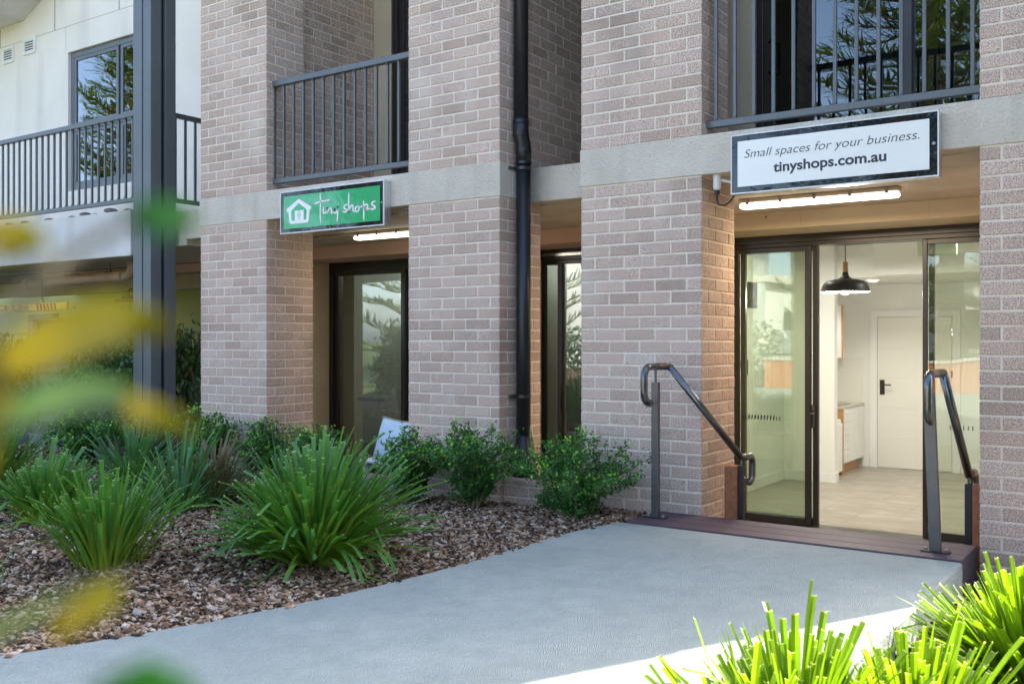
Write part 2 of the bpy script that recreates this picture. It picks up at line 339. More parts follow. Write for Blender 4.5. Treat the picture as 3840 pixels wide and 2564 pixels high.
# ---------------------------------------------------------------- SETTING: ground, path
def hgt(x,y):
    base=.045+.03*np.sin(x*1.7+.5)*np.cos(y*1.3)+.012*np.sin(x*5+y*4)
    right=1/(1+np.exp(-(x+1.0)*25)); return base*(1-right)+(-.12)*right
def sheet(name,x0,x1,y0,y1,nx,ny,fn,m):
    xs=np.linspace(x0,x1,nx); ys=np.linspace(y0,y1,ny); X,Y=np.meshgrid(xs,ys); Z=fn(X,Y)
    v=np.stack([X,Y,Z],-1).reshape(-1,3); f=[(j*nx+i,j*nx+i+1,(j+1)*nx+i+1,(j+1)*nx+i) for j in range(ny-1) for i in range(nx-1)]
    me=bpy.data.meshes.new(name); me.from_pydata(v.tolist(),[],f); me.materials.append(m); me.polygons.foreach_set('use_smooth',[True]*len(f))
    o=bpy.data.objects.new(name,me); COL.objects.link(o); return o
g=B(-400,400,-400,400,-.7,-.505).build('ground',M['grass']); tag(g,kind='structure')
s=sheet('garden_bed',-16,3,-8,.0,190,80,lambda X,Y: hgt(X,Y)-.012,M['soil']); tag(s,kind='structure')
pathpts=[(-3.05,-.478),(-3.11,-.72),(-3.16,-1.1),(-3.165,-1.5),(-3.18,-2.0),(-3.22,-2.5),(-3.29,-2.95),(-3.43,-3.5),(-3.60,-4.0),(-3.80,-4.4),(-4.3,-5.2),(-5.4,-6.3),(-7.5,-7.4),(-12,-8.2),(-12,-12),(-.4,-12),(-.9,-6),(-1.02,-3.2),(-.985,-1.6),(-.972,-.478)]
def smooth_poly(p,a,b,n=4):
    out=[]
    for i in range(len(p)):
        out.append(p[i])
        if a<=i<b:
            p0,p1,p2,p3=p[max(i-1,0)],p[i],p[i+1],p[min(i+2,len(p)-1)]
            for k in range(1,n):
                t=k/n; out.append(tuple(.5*((2*p1[c])+(-p0[c]+p2[c])*t+(2*p0[c]-5*p1[c]+4*p2[c]-p3[c])*t*t+(-p0[c]+3*p1[c]-3*p2[c]+p3[c])*t**3) for c in (0,1)))
    return out
pp=smooth_poly(pathpts,0,12)
n=len(pp); mb=MB(); PZ=.106
mb.add([(x,y,PZ) for x,y in pp]+[(x,y,-.50) for x,y in pp],[tuple(range(n-1,-1,-1))]+[(i,(i+1)%n,(i+1)%n+n,i+n) for i in range(n)])
pa=mb.build('path',M['path'],bevel=.012); tag(pa,kind='structure')
def inpath(X,Y):
    ins=np.zeros(X.shape,bool); j=n-1
    for i in range(n):
        xi,yi=pp[i]; xj,yj=pp[j]
        c=((yi>Y)!=(yj>Y))&(X<(xj-xi)*(Y-yi)/((yj-yi) or 1e-9)+xi); ins^=c; j=i
    return ins
# wood chips: uncountable
def chips(name,regions,seed,label):
    rg=np.random.default_rng(seed); V=[];A=[]
    for (x0,x1,y0,y1,N) in regions:
        x=rg.uniform(x0,x1,N); y=rg.uniform(y0,y1,N); ok=~inpath(x,y); ok&=~((x>-3.05)&(x<-.9)&(y>-.5)); x=x[ok];y=y[ok]; k=len(x)
        z=hgt(x,y)+rg.uniform(-.008,.022,k)+np.clip((.09-np.abs(x+3.2))*0,0,1)
        L=rg.gamma(4,.0050,k)*.5+.005; W=L*rg.uniform(.28,.75,k); T=rg.uniform(.002,.005,k)
        c=np.array([[-1,-1,-1],[1,-1,-1],[1,1,-1],[-1,1,-1],[-1,-1,1],[1,-1,1],[1,1,1],[-1,1,1]],float)
        P=c[None]*np.stack([L,W,T],-1)[:,None,:]; P[:,:,0]+=P[:,:,1]*rg.uniform(-.5,.5,k)[:,None]
        if seed==3 and x0==-5.2:   # chips spilt over the path edge
            e=np.array([p for p in pp if -5<p[1]<-.5 and p[0]<-2.9]); m_=rg.integers(0,len(e)-1,45); u_=rg.random(45)[:,None]; sp_=e[m_]*(1-u_)+e[m_+1]*u_; sp_[:,0]+=rg.exponential(.018,45)
            x=np.concatenate([x,sp_[:,0]]); y=np.concatenate([y,sp_[:,1]]); z=np.concatenate([z,np.full(45,PZ+.005)]); k=len(x); L=rg.gamma(4,.0050,k)*.5+.005; W=L*rg.uniform(.28,.75,k); T=rg.uniform(.002,.005,k)
            P=c[None]*np.stack([L,W,T],-1)[:,None,:]
        a=rg.uniform(0,2*np.pi,k); tx=rg.normal(0,.42,k); ty=rg.normal(0,.35,k)
        ca,sa=np.cos(a),np.sin(a)
        y1_=P[:,:,1]*np.cos(tx)[:,None]-P[:,:,2]*np.sin(tx)[:,None]; z1_=P[:,:,1]*np.sin(tx)[:,None]+P[:,:,2]*np.cos(tx)[:,None]
        x2=P[:,:,0]*np.cos(ty)[:,None]+z1_*np.sin(ty)[:,None]; z2=-P[:,:,0]*np.sin(ty)[:,None]+z1_*np.cos(ty)[:,None]
        X=x2*ca[:,None]-y1_*sa[:,None]+x[:,None]; Y=x2*sa[:,None]+y1_*ca[:,None]+y[:,None]; Z=z2+z[:,None]
        V.append(np.stack([X,Y,Z],-1).reshape(-1,3)); A.append(np.repeat(rg.uniform(0,1,k),8))
    V=np.concatenate(V);A=np.concatenate(A);N=len(V)//8
    F=np.array([[0,3,2,1],[4,5,6,7],[0,1,5,4],[1,2,6,5],[2,3,7,6],[3,0,4,7]]); F=(F[None]+(np.arange(N)*8)[:,None,None]).reshape(-1,4)
    me=bpy.data.meshes.new(name); me.vertices.add(len(V)); me.vertices.foreach_set('co',V.astype(np.float32).ravel())
    me.loops.add(F.size); me.loops.foreach_set('vertex_index',F.astype(np.int32).ravel()); me.polygons.add(len(F)); me.polygons.foreach_set('loop_start',np.arange(0,F.size,4,dtype=np.int32)); me.polygons.foreach_set('loop_total',np.full(len(F),4,dtype=np.int32))
    me.update(calc_edges=True); at=me.attributes.new('tint','FLOAT','POINT'); at.data.foreach_set('value',A.astype(np.float32)); me.materials.append(M['chip'])
    o=bpy.data.objects.new(name,me); COL.objects.link(o); tag(o,label,'mulch',kind='stuff'); return o
chips('wood_chip_mulch',[(-5.2,-3.0,-4.8,0,54000),(-7.5,-5.2,-4.6,0,34000),(-12,-7.5,-3.0,.0,14000),(-3.9,-3.0,-4.7,-1,9000)],3,'brown and grey bark chips covering the garden bed beside the path')
chips('wood_chip_mulch',[(-1.0,.6,-4.2,-.3,15000)],4,'sunlit bark chips under the bright strappy plants right of the path')

# ---------------------------------------------------------------- DECK
dk=thing('timber_deck','low purple-brown composite timber deck along the shop doorway','deck',(-2,-.24,0))
DX0,DX1=-3.01,-.978
def rel(mb,par): return loc_mb(mb,par.location)
for y0,y1 in ((-.475,-.325),(-.319,-.163),(-.157,-.004)):
    rel(B(DX0,DX1,y0,y1,.090,.115),dk).build('board',M['deck'],dk,bevel=.003)
rel(B(DX0+.01,DX1-.02,-.462,-.02,-.15,.0895),dk).build('frame',M['black'],dk)
rel(B(DX1-.0195,DX1-.002,-.472,-.010,-.14,.0885),dk).build('fascia',M['deck'],dk,bevel=.003)
for k,(y,z) in enumerate(((.0,-.06),(.29,-.225))): rel(B(-2.66,-1.05,y+.002,y+.285,z-.025,z),dk).build('step',M['deck'],dk)
for y in (-.40,-.24,-.08):
    for z in (.05,-.04): rel(MB().tube([(DX1-.004,y,z),(DX1+.001,y,z)],.006,8),dk).build('screw',M['black'],dk)
for x in (-2.6,-2.1,-1.75,-1.45,-1.05):
    for y in (-.44,-.36,-.285,-.2,-.12,-.04): pass
st=thing('timber_step','small purple-brown timber step beside the right end of the deck','step',(-.9,-.1,-.1))
rel(B(-.974,-.86,-.14,-.006,-.10,-.075),st).build('tread',M['deck'],st,bevel=.003)
rel(B(-.970,-.875,-.12,-.010,-.29,-.1005),st).build('riser',M['deck'],st)

# ---------------------------------------------------------------- BUILDING (main, brick)
bl=thing('brick_building','grey-brown brick shop building with rendered beams, balconies and glass sliding doors','building',(0,0,0))
PIL=[(-7.975,-7.02),(-5.29,-4.363),(-3.631,-2.684),(-.966,-.22)]
for i,(a,b) in enumerate(PIL):
    q=thing('pillar',None,None); q.parent=bl
    pillar_part(q,a,b,0,.59,.012-.172 if i>1 else .012-.086,2.42,10+i,'p')
    pillar_part(q,a,b,0,.47,2.69,6.302,30+i,'p')
# bands
def stuc(name,x0,x1,y0,y1,z0,z1,m='stucco',bev=.006,par=None): return B(x0,x1,y0,y1,z0,z1).build(name,M[m],par or bl,bevel=bev)
stuc('beam',-7.985,-4.355,-.006,.16,2.42,2.69)
stuc('beam',-3.637,-.24,-.006,.16,2.42,2.69)
stuc('beam',-4.354,-3.6375,.42,.58,2.416,2.692)
stuc('beam_return',-4.53,-4.3545,.161,.60,2.42,2.688)
stuc('beam',-8.62,-7.99,.30,.45,2.36,2.66)
# floor slab between storeys and step-down beam behind bands
stuc('slab',-9.4,-.24,.59,2.62,2.41,2.68,bev=0)
stuc('upper_floor',-9.4,-.262,2.621,7.89,2.677,2.689,bev=0)
for x0,x1 in ((-7.0,-5.31),(-2.67,-.98)):
    stuc('slab',x0+.005,x1-.005,.165,.5895,2.412,2.68,bev=0)
# lintels
def groove(x0,x1,y,z):
    B(x0,x1,y-.0015,y+.001,z-.002,z+.002).build('groove',M['black'],bl)
stuc('lintel',-9.6,-6.41,2.05,2.60,2.262,2.409,'pink_lit_render',bev=.004)
stuc('lintel',-6.40,-4.21,2.05,2.60,2.262,2.409,'pink_lit_render',bev=.004)
stuc('lintel',-4.20,-.262,2.05,2.60,2.262,2.409,'cream',bev=.004)
for x in (-2.68,-1.65): B(x,x+.003,2.0485,2.051,2.265,2.408).build('joint',M['beige_plastic'],bl)
MB().prism([(-2.99,2.376),(-2.98,2.384),(-2.966,2.38),(-2.976,2.352)],2.0475,2.051).build('chip_mark',M['timber'],bl)
def wall(name,x0,x1,y0,y1,z0,z1,m): return B(x0,x1,y0,y1,z0,z1).build(name,M[m],bl)
wall('wall',-9.86,-8.803,2.051,2.68,-.4,2.2615,'cream')
wall('wall',-7.01,-5.695,2.051,2.68,-.4,2.2615,'cream')
wall('wall',-4.74,-3.528,2.051,2.68,-.4,2.2615,'cream')
wall('wall',-1.255,-.262,2.051,2.68,-.4,2.2615,'cream')
wall('right_end_wall',-.26,-.24,.60,8,-.4,8,'render')
wall('rear_wall',-9.4,-.26,7.9,8,-.3,8,'render')
wall('roof',-9.4,-.24,-.35,8,6.31,6.5,'render')
wall('parapet',-9.4,-.24,-.2,.1,6.501,7.2,'render')
wall('upper_storey_back',-9.4,-.262,4.0,4.1,2.69,6.3,'dim')
# upper balcony side walls in brick
def sidewall(x,y0,y1,z0,z1,seed):
    mb=MB(); brick_wall(mb,None,'y',x,y0,y1,z0,z1,lambda k: run(y0,y1,.23 if k%2 else .11),1,seed=seed)
    o=mb.build('brickwork',M['brick'],bl,attr=True); B(x-.1,x-.0045,y0,y1,z0,z1).build('mortar',M['mortar'],o)
sidewall(-7.13,.471,1.58,2.69,6.302,71)
sidewall(-4.364,.472,3.0,2.69,6.302,72)
wall('upper_wall',-7.6,-7.2,1.581,1.75,2.69,6.3,'cream')
wall('upper_wall',-7.2,-6.885,1.581,1.75,2.69,6.3,'cream')
wall('upper_wall',-6.885,-4.47,1.60,1.75,5.05,6.3,'cream')
wall('upper_wall',-3.5,-2.76,1.2,1.35,2.69,6.3,'cream')
wall('upper_wall',-4.3,-3.4,3.0,3.1,2.69,6.3,'dim')
wall('upper_wall',-3.64,-3.55,.48,3.0,2.69,6.3,'dim')
wall('upper_wall',-2.76,-.27,1.21,1.35,5.15,6.3,'cream')

# doors -----------------------------------------------------------
def frame_rect(x0,x1,z0,z1,y0,y1,t,tb=None,tt=None,name='frame',m='dark_metal',par=None,bev=.003):
    mb=MB(); tb=tb or t; tt=tt or t
    mb.box(x0,x0+t,y0,y1,z0,z1); mb.box(x1-t,x1,y0,y1,z0,z1)
    mb.box(x0+t,x1-t,y0,y1,z0,z0+tb); mb.box(x0+t,x1-t,y0,y1,z1-tt,z1)
    return mb.build(name,M[m],par,bevel=bev)
def door(name,parent=bl):
    q=thing(name,None,None); q.parent=parent; return q
D1=door('sliding_door')
mb=MB(); mb.box(-2.86,-1.02,.93,1.10,2.025,2.084); mb.box(-2.86,-1.02,.945,1.10,1.995,2.0245); mb.box(-2.86,-1.02,.93,1.10,-.12,-.066)
mb.box(-2.861,-2.84,.93,1.10,-.066,1.995); mb.box(-1.05,-1.02,.93,1.10,-.066,1.995)
for z in (2.045,2.062): mb.box(-2.86,-1.03,.926,.9299,z,z+.006)
mb.build('frame',M['dark_metal'],D1,bevel=.002)
def panel(x0,x1,y,z0,z1,t,gl,par,tb=.055,tt=.035,gname='glass',fm='dark_metal'):
    p=frame_rect(x0,x1,z0,z1,y,y+.035,t,tb,tt,'panel_frame',fm,par)
    B(x0+t-.004,x1-t+.004,y+.014,y+.020,z0+tb-.004,z1-tt+.004).build(gname,M[gl],p); return p
panel(-2.838,-2.245,.95,-.063,1.993,.042,'glass',D1)
panel(-2.80,-2.203,1.0,-.063,1.993,.040,'glass',D1)
panel(-1.472,-1.052,.95,-.063,1.993,.03,'glass',D1)
B(-1.438,-1.405,.985,1.03,-.06,1.992).build('stile',M['dark_metal'],D1,bevel=.003)
# door pull on the stile
h=MB(); h.box(-2.232,-2.214,.925,.951,.66,.83); h.build('handle',M['black'],D1,bevel=.006)
MB().tube([(-2.223,.918,.77),(-2.223,.930,.77)],.011,12).build('lock',M['steel'],D1)
MB().tube([(-2.223,.925,.82),(-2.215,.895,.80),(-2.215,.895,.775)],.008,8).build('latch',M['black'],D1,smooth=True)
# safety dot strips on glass
mb=MB()
for i in range(14):
    x=-2.795+i*.0242
    mb.box(x,x+.006,.9615,.9628,.70,.732)
mb.build('safety_dots',M['black'],D1)
mb=MB()
for i in range(9):
    x=-2.735+i*.0242; mb.box(x,x+.005,1.0115,1.0128,.705,.735)
mb.build('safety_dots',M['black'],D1)
mb=MB()
for i in range(6): mb.box(-1.30+i*.028,-1.294+i*.028,.9615,.9628,.695,.725)
mb.build('safety_dots',M['black'],D1)
# bay one door
D2=door('sliding_door')
mb=MB(); mb.box(-7.144,-5.69,.93,1.08,2.03,2.0845); mb.box(-7.144,-7.09,.93,1.08,-.1,2.03); mb.box(-7.09,-5.69,.94,1.08,1.985,2.0295); mb.box(-5.75,-5.69,.93,1.08,-.1,1.984); mb.box(-7.09,-5.69,.93,1.08,-.1,-.05)
for z in (2.045,2.062): mb.box(-7.14,-5.70,.926,.9299,z,z+.006)
mb.build('frame',M['dark_metal'],D2,bevel=.002)
panel(-7.085,-6.15,.95,-.045,1.983,.05,'glass_grey',D2,tb=.09)
panel(-6.19,-5.755,1.0,-.045,1.983,.05,'glass_grey',D2,tb=.09)
mb=MB()
for i in range(14): mb.box(-6.774+i*.0265,-6.767+i*.0265,.9615,.9628,.70,.732)
mb.build('safety_dots',M['black'],D2)
# bay two door
D3=door('sliding_door')
mb=MB(); mb.box(-4.62,-3.85,.93,1.08,2.03,2.0845); mb.box(-4.62,-3.85,.94,1.08,1.99,2.0295); mb.box(-4.62,-3.85,.93,1.08,-.1,-.05); mb.box(-3.90,-3.85,.94,1.08,-.05,1.99)
mb.build('frame',M['dark_metal'],D3,bevel=.002)
B(-4.62,-3.87,.905,.9295,2.02,2.045).build('track_cover',M['steel'],D3)
panel(-4.62,-4.40,1.0,-.045,1.989,.04,'glass_grey',D3)
panel(-4.425,-3.905,.95,-.045,1.989,.045,'glass_grey',D3)
mb=MB().tube([(-4.365,.948,.90),(-4.365,.915,.90),(-4.365,.912,.80),(-4.365,.915,.70),(-4.365,.948,.70)],.009,8); mb.build('handle',M['black'],D3,smooth=True)
# low brick sill wall in bay two
mb=MB(); brick_wall(mb,None,'x',.05,-4.362,-3.632,.012,.184,lambda k: run(-4.362,-3.632,.23 if k%2 else .11),1,seed=91)
lw=mb.build('brickwork',M['brick'],bl,attr=True); B(-4.362,-3.632,.0545,.30,-.1,.186).build('mortar',M['mortar'],lw)
mb=MB()
for i in range(7): mb.box(-4.36+i*.105,-4.36+i*.105+.095,.045,.31,.187,.225,R.random())
mb.build('coping',M['brick'],bl,bevel=.004,attr=True)
# bay one low wall / terrace floor
stuc('terrace_floor',-7.015,-5.295,.0,.6,-.3,.06,'base_concrete')
stuc('recess_floor',-9.8,-.262,.60,2.66,-.5,-.392,'base_concrete',bev=0)
stuc('recess_floor',-2.68,-.97,.01,.599,-.5,-.392,'base_concrete',bev=0)

# the shopfront and its room are scaled about the camera, back behind the walkway
CAM_SCALE=1.232
def scale_about_cam(o):
    x,y,z=o.location; o.scale=(CAM_SCALE,CAM_SCALE,CAM_SCALE); o.location=(CAM_SCALE*x,CAM_SCALE*y+1.430,CAM_SCALE*z-.3016)
for q in (D1,D2,D3): scale_about_cam(q)
# upper doors
UD=door('balcony_door')
frame_rect(-2.75,-.30,2.70,5.14,1.21,1.30,.05,name='frame',par=UD)
panel(-2.70,-1.60,1.22,2.75,5.09,.09,'glass_dark',UD,tb=.07)
panel(-1.66,-.36,1.265,2.75,5.09,.07,'glass_dark',UD,tb=.07)
MB().tube([(-2.655,1.218,3.62),(-2.60,1.17,3.62),(-2.60,1.165,3.50),(-2.60,1.17,3.38),(-2.655,1.218,3.38)],.010,8).build('handle',M['black'],UD,smooth=True)
mb=MB()
for i in range(5): mb.box(-1.14+i*.045,-1.125+i*.045,1.276,1.2775,3.60,3.63)
mb.build('safety_dots',M['white'],UD)
UD2=door('balcony_door')
frame_rect(-6.88,-5.2,2.70,5.04,1.59,1.69,.07,name='frame',par=UD2)
panel(-6.81,-5.9,1.615,2.75,4.99,.07,'glass_dark',UD2)
panel(-5.9,-5.26,1.64,2.75,4.99,.07,'glass_dark',UD2)
# dim furniture of upper room (dark stair line seen behind the glass)
q=thing('wardrobe','dark tall sliding wardrobe standing inside the dim upper room','wardrobe',(-2.2,2.5,2.7))
rel(B(-2.4,-1.3,2.6,3.2,2.70,5.0),q).build('carcass',M['dim'],q); 
for k in range(3): rel(B(-2.39+k*.36,-2.05+k*.36,2.575,2.599,2.72,4.98),q).build('door',M['interior_grey'],q)
q=thing('armchair','dark slumped armchair inside the upper balcony doorway','chair',(-2.35,1.9,2.7))
rel(B(-2.55,-2.1,1.65,2.15,2.70,3.05),q).build('seat',M['black'],q,bevel=.06); rel(B(-2.5,-2.15,2.1,2.25,3.0,3.38),q).build('backrest',M['carpark_dark'],q,bevel=.05); 

# ---------------------------------------------------------------- SHOP INTERIOR
FZ=-.07
room=thing('room',None,None); room.parent=bl
def rb(name,x0,x1,y0,y1,z0,z1,m,bev=0): return B(x0,x1,y0,y1,z0,z1).build(name,M[m],room,bevel=bev)
rb('floor_tiles',-3.4,-.5,1.1,5.2,FZ-.03,FZ,'tile')
rb('wall',-3.35,-3.25,1.002,5.0,FZ,2.415,'interior')
rb('wall',-3.249,-2.755,3.30,3.40,FZ,2.415,'interior')        # nib wall
rb('wall',-3.249,-.5,4.75,4.85,FZ,2.415,'interior')
rb('wall',-.60,-.50,1.002,4.749,FZ,2.415,'interior')
rb('wall',-3.249,-2.863,1.002,1.05,FZ,2.415,'interior'); 
rb('ceiling',-3.249,-.601,1.001,4.749,2.39,2.4149,'ceiling')
rb('bulkhead',-2.33,-.601,3.05,4.749,1.895,2.389,'interior',.003)
rb('bulkhead',-3.249,-2.331,3.40,4.749,1.9,2.389,'interior')
for (x0,x1,y0,y1) in ((-3.249,-3.235,1.05,3.3),(-3.235,-2.741,3.286,3.30),(-2.7545,-2.741,3.3001,3.40),(-2.875,-2.80,4.736,4.75),(-1.88,-.601,4.736,4.75)):
    rb('skirting',x0,x1,y0,y1,FZ,FZ+.095,'white',.002)
# back door
bd=thing('internal_door',None,None); bd.parent=bl
mb=MB(); mb.box(-2.79,-2.715,4.728,4.75,FZ,1.62); mb.box(-1.965,-1.888,4.728,4.75,FZ,1.62); mb.box(-2.715,-1.965,4.728,4.75,1.55,1.62)
mb.build('architrave',M['white'],bd,bevel=.002)
mb=MB(); zs=[FZ+.006,.259,.577,.897,1.223,1.545]
for i in range(5): mb.box(-2.709,-1.970,4.736,4.7499,zs[i],zs[i+1]-.003)
mb.box(-2.709,-1.970,4.7385,4.7498,FZ+.006,1.545); mb.build('door_leaf',M['laminate'],bd,bevel=.001)
B(-2.687,-2.638,4.728,4.736,.717,.875).build('handle_plate',M['dark_metal'],bd)
MB().tube([(-2.662,4.732,.825),(-2.662,4.69,.825),(-2.60,4.688,.825),(-2.565,4.69,.825)],.007,8).build('handle',M['dark_metal'],bd,smooth=True)
for z in (1.388,.95,.53): B(-1.974,-1.960,4.722,4.736,z-.04,z+.04).build('hinge',M['steel'],bd)
# kitchenette
kb=thing('kitchen_bench','small white kitchenette bench with drawers and oak edges inside the shop','kitchen bench',(-3,4.2,FZ))
rel(B(-3.249,-2.868,3.94,4.735,.035,.60),kb).build('cabinet',M['laminate'],kb,bevel=.002)
rel(B(-3.249,-2.846,3.915,3.9395,FZ,.60),kb).build('end_panel',M['oak'],kb)
rel(B(-3.249,-2.905,3.94,4.70,FZ,.0345),kb).build('kickboard',M['oak'],kb)
rel(B(-3.249,-2.85,3.905,4.749,.6005,.625),kb).build('benchtop',M['benchtop'],kb,bevel=.003)
rel(B(-3.15,-2.9,4.0,4.4,.6255,.632),kb).build('cooktop',M['black_gloss'],kb)
for i in range(4):
    z0=.04+i*.14; dr=rel(B(-2.8675,-2.852,3.97,4.17,z0,z0+.134),kb).build('drawer',M['white'],kb,bevel=.002)
    k=B(-2.8515,-2.838,4.05,4.09,z0+.085,z0+.097); rel(k,kb).build('handle',M['white'],dr)
for y in (4.18,4.46): rel(B(-2.8675,-2.852,y,y+.27,.04,.594),kb).build('door',M['white'],kb,bevel=.002)
fr=thing('bar_fridge','small white bar fridge beside the kitchenette, mostly behind the nib wall','fridge',(-3,3.6,FZ)); 
rel(B(-3.24,-2.86,3.45,3.90,FZ+.03,.50),fr).build('body',M['white'],fr,bevel=.01); rel(B(-3.2,-2.88,3.48,3.88,FZ,FZ+.0295),fr).build('plinth',M['black'],fr); rel(B(-2.8595,-2.845,3.455,3.895,FZ+.04,.46),fr).build('door',M['white'],fr,bevel=.006)
wc=thing('wall_cabinet','oak-edged white wall cupboard above the kitchenette bench','cupboard',(-3.1,4.3,1.4))
rel(B(-3.249,-2.955,4.04,4.24,1.118,1.665),wc).build('carcass',M['white'],wc); rel(B(-3.249,-2.94,4.02,4.0395,1.115,1.67),wc).build('side_panel',M['oak'],wc); rel(B(-3.249,-2.94,4.2405,4.26,1.115,1.67),wc).build('side_panel',M['oak'],wc)
sp=thing('splashback','pale splashback panel behind the kitchenette bench','panel',(-3.1,4.74,.9)); rel(B(-3.20,-2.875,4.738,4.7495,.626,1.11),sp).build('panel',M['laminate'],sp,bevel=.002)
rel(B(-3.21,-2.865,4.7375,4.7490,1.1105,1.117),sp).build('trim',M['white'],sp)
# items on the left wall
q=thing('electrical_board','black rectangular board fixed high on the left shop wall','board',(-3.23,2.39,1.71)); rel(B(-3.249,-3.215,2.31,2.48,1.595,1.83),q).build('case',M['black'],q,bevel=.004); rel(B(-3.2149,-3.212,2.32,2.47,1.605,1.82),q).build('cover',M['black_gloss'],q)
q=thing('wall_switch','cream wall switch plate with a grey rocker inside the door','switch',(-3.24,2.18,1.27)); rel(B(-3.249,-3.240,2.085,2.28,1.178,1.367),q).build('plate',M['greywhite'],q,bevel=.003); rel(B(-3.2395,-3.23,2.16,2.25,1.22,1.32),q).build('rocker',M['dim'],q,bevel=.003)
q=thing('intercom','dark intercom handset on the left shop wall below the switch','intercom',(-3.24,2.18,1.06)); rel(B(-3.249,-3.235,2.09,2.185,1.06,1.125),q).build('base',M['dim'],q); rel(B(-3.249,-3.225,2.205,2.28,.99,1.125),q).build('handset',M['black'],q,bevel=.004); rel(MB().tube([(-3.24,2.20,1.06),(-3.235,2.185,1.02),(-3.24,2.19,.965)],.003,6),q).build('cord',M['dim'],q)
# pendant
pc=(-2.282,1.98,0)
pl=thing('pendant_lamp','black dome pendant lamp with a wooden neck hanging inside the doorway','lamp',(pc[0],pc[1],1.7))
rel(MB().tube([(pc[0],pc[1],1.95),(pc[0],pc[1],2.39)],.004,8),pl).build('cord',M['black'],pl)
rel(MB().tube([(pc[0],pc[1],1.862),(pc[0],pc[1],1.935),(pc[0],pc[1],1.947)],.02,16,rad=[.0215,.0215,.012]),pl).build('wooden_neck',M['oak'],pl,smooth=True)
prof=[(.022,1.862),(.024,1.84),(.032,1.822),(.055,1.806),(.10,1.798),(.145,1.787),(.172,1.765),(.186,1.735),(.193,1.697),(.190,1.697),(.183,1.735),(.168,1.762),(.142,1.783),(.09,1.793),(.03,1.80)]
sh=rel(MB().lathe((pc[0],pc[1],0),prof[:9],48),pl).build('lamp_shade',M['black'],pl,smooth=True)
rel(MB().lathe((pc[0],pc[1],0),prof[8:],48),pl).build('shade_lining',M['white'],pl,smooth=True)
mbb=MB(); pr=[(.045*math.sin(t),1.72-.045*math.cos(t)) for t in [i*math.pi/10 for i in range(11)]]; rel(mbb.lathe((pc[0],pc[1],0),pr,20),pl).build('bulb',M['bulb'],pl,smooth=True)
def lamp(name,typ,loc,e,col,par,size=.1,rot=None,sy=None):
    d=bpy.data.lights.new(name,typ); d.energy=e; d.color=col
    if typ=='AREA': d.size=size; 
    if typ=='AREA' and sy: d.shape='RECTANGLE'; d.size_y=sy
    if typ in('POINT','SPOT'): d.shadow_soft_size=size
    if typ=='SPOT': d.spot_size=math.radians(130); d.spot_blend=.8
    o=bpy.data.objects.new(name,d); COL.objects.link(o); o.parent=par; o.location=Vector(loc)-Vector(par.location)
    if rot: o.rotation_euler=rot
    return o
lamp('lamp_light','POINT',(pc[0],pc[1],1.655),13,(1,.97,.92),pl,.03)
# downlights
def dl(x,y,z,label,e=16,grp='recessed ceiling downlights'):
    t=thing('downlight',label,'ceiling light',(x,y,z),0,grp)
    MB().lathe((0,0,0),[(.0,-.004),(.042,-.004)],24).build('lens',M['downlight'],t); MB().lathe((0,0,0),[(.043,-.005),(.056,-.005),(.058,0)],24).build('trim',M['white'],t)
    lamp('lamp_light','SPOT' if x>-3.4 else 'POINT',(x,y,z-(.02 if x>-3.4 else .10)),e,(1,.97,.90) if x>-3.4 else (1,.97,.93),t,.04); return t
dl(-2.55,3.9,1.894,'small round white downlight in the low ceiling behind the pendant lamp',11)
dl(-1.3,2.2,2.388,'round downlight in the front ceiling of the lit shop, hidden above the door head',27)
dl(-2.9,2.2,2.388,'round downlight over the left wall of the lit shop, hidden above the door head',8)
dl(-1.4,4.0,1.894,'round downlight over the white internal door',11)
ex=thing('exit_sign','blank pale green hanging exit panel near the shop ceiling','sign',(-1.62,2.2,2.1))
rel(B(-1.768,-1.472,2.19,2.21,1.977,2.11),ex).build('panel',M['exit'],ex,bevel=.004); rel(B(-1.775,-1.465,2.18,2.22,2.1105,2.389),ex).build('housing',M['greywhite'],ex)

# rooms behind bays one and two (dim, grey)
rb('floor_tiles',-8.9,-3.41,1.1,4.4,FZ-.03,FZ,'tile')
rb('wall',-9.0,-3.36,3.5,3.6,FZ,2.41,'interior_grey')
rb('wall',-8.0,-7.15,1.3,3.5,FZ,2.41,'interior_grey')
rb('wall',-5.4,-5.3,1.01,3.5,FZ,2.41,'interior_grey')
rb('wall',-3.45,-3.36,1.01,3.5,FZ,2.41,'interior_grey')
rb('ceiling',-9.0,-3.36,1.01,3.5,2.25,2.41,'ceiling')
rb('skirting',-9.0,-3.5,3.487,3.5,FZ,FZ+.10,'white')
dl(-6.3,2.3,2.249,'round downlight in the dim left room',6)
dl(-4.9,2.4,2.249,'round glowing downlight seen through the narrow middle glass door',3)
for i,x in enumerate((-6.20,-6.02)):
    pass
for i,x in enumerate((-4.85+.0,)): pass
def gpo(x,y,z,label):
    t=thing('power_point',label,'power point',(x,y,z),0,'power points on the grey room wall')
    B(-.058,.058,-.008,0,-.036,.036).build('plate',M['white'],t,bevel=.002)
    for sx in (-.03,.03): B(sx-.006,sx+.006,-.011,-.0081,-.01,.004).build('socket',M['black'],t)
gpo(-6.15,3.499,.16,'left white double power point low on the wall behind the narrow middle door')
gpo(-5.95,3.499,.16,'right white double power point low on the wall behind the narrow middle door')

for q in (room,bd,kb,fr,wc,sp,pl,ex): scale_about_cam(q)
for q in list(COL.objects):
    if q.name.split('.')[0] in ('downlight','electrical_board','wall_switch','intercom','power_point') and q.parent is None: scale_about_cam(q)
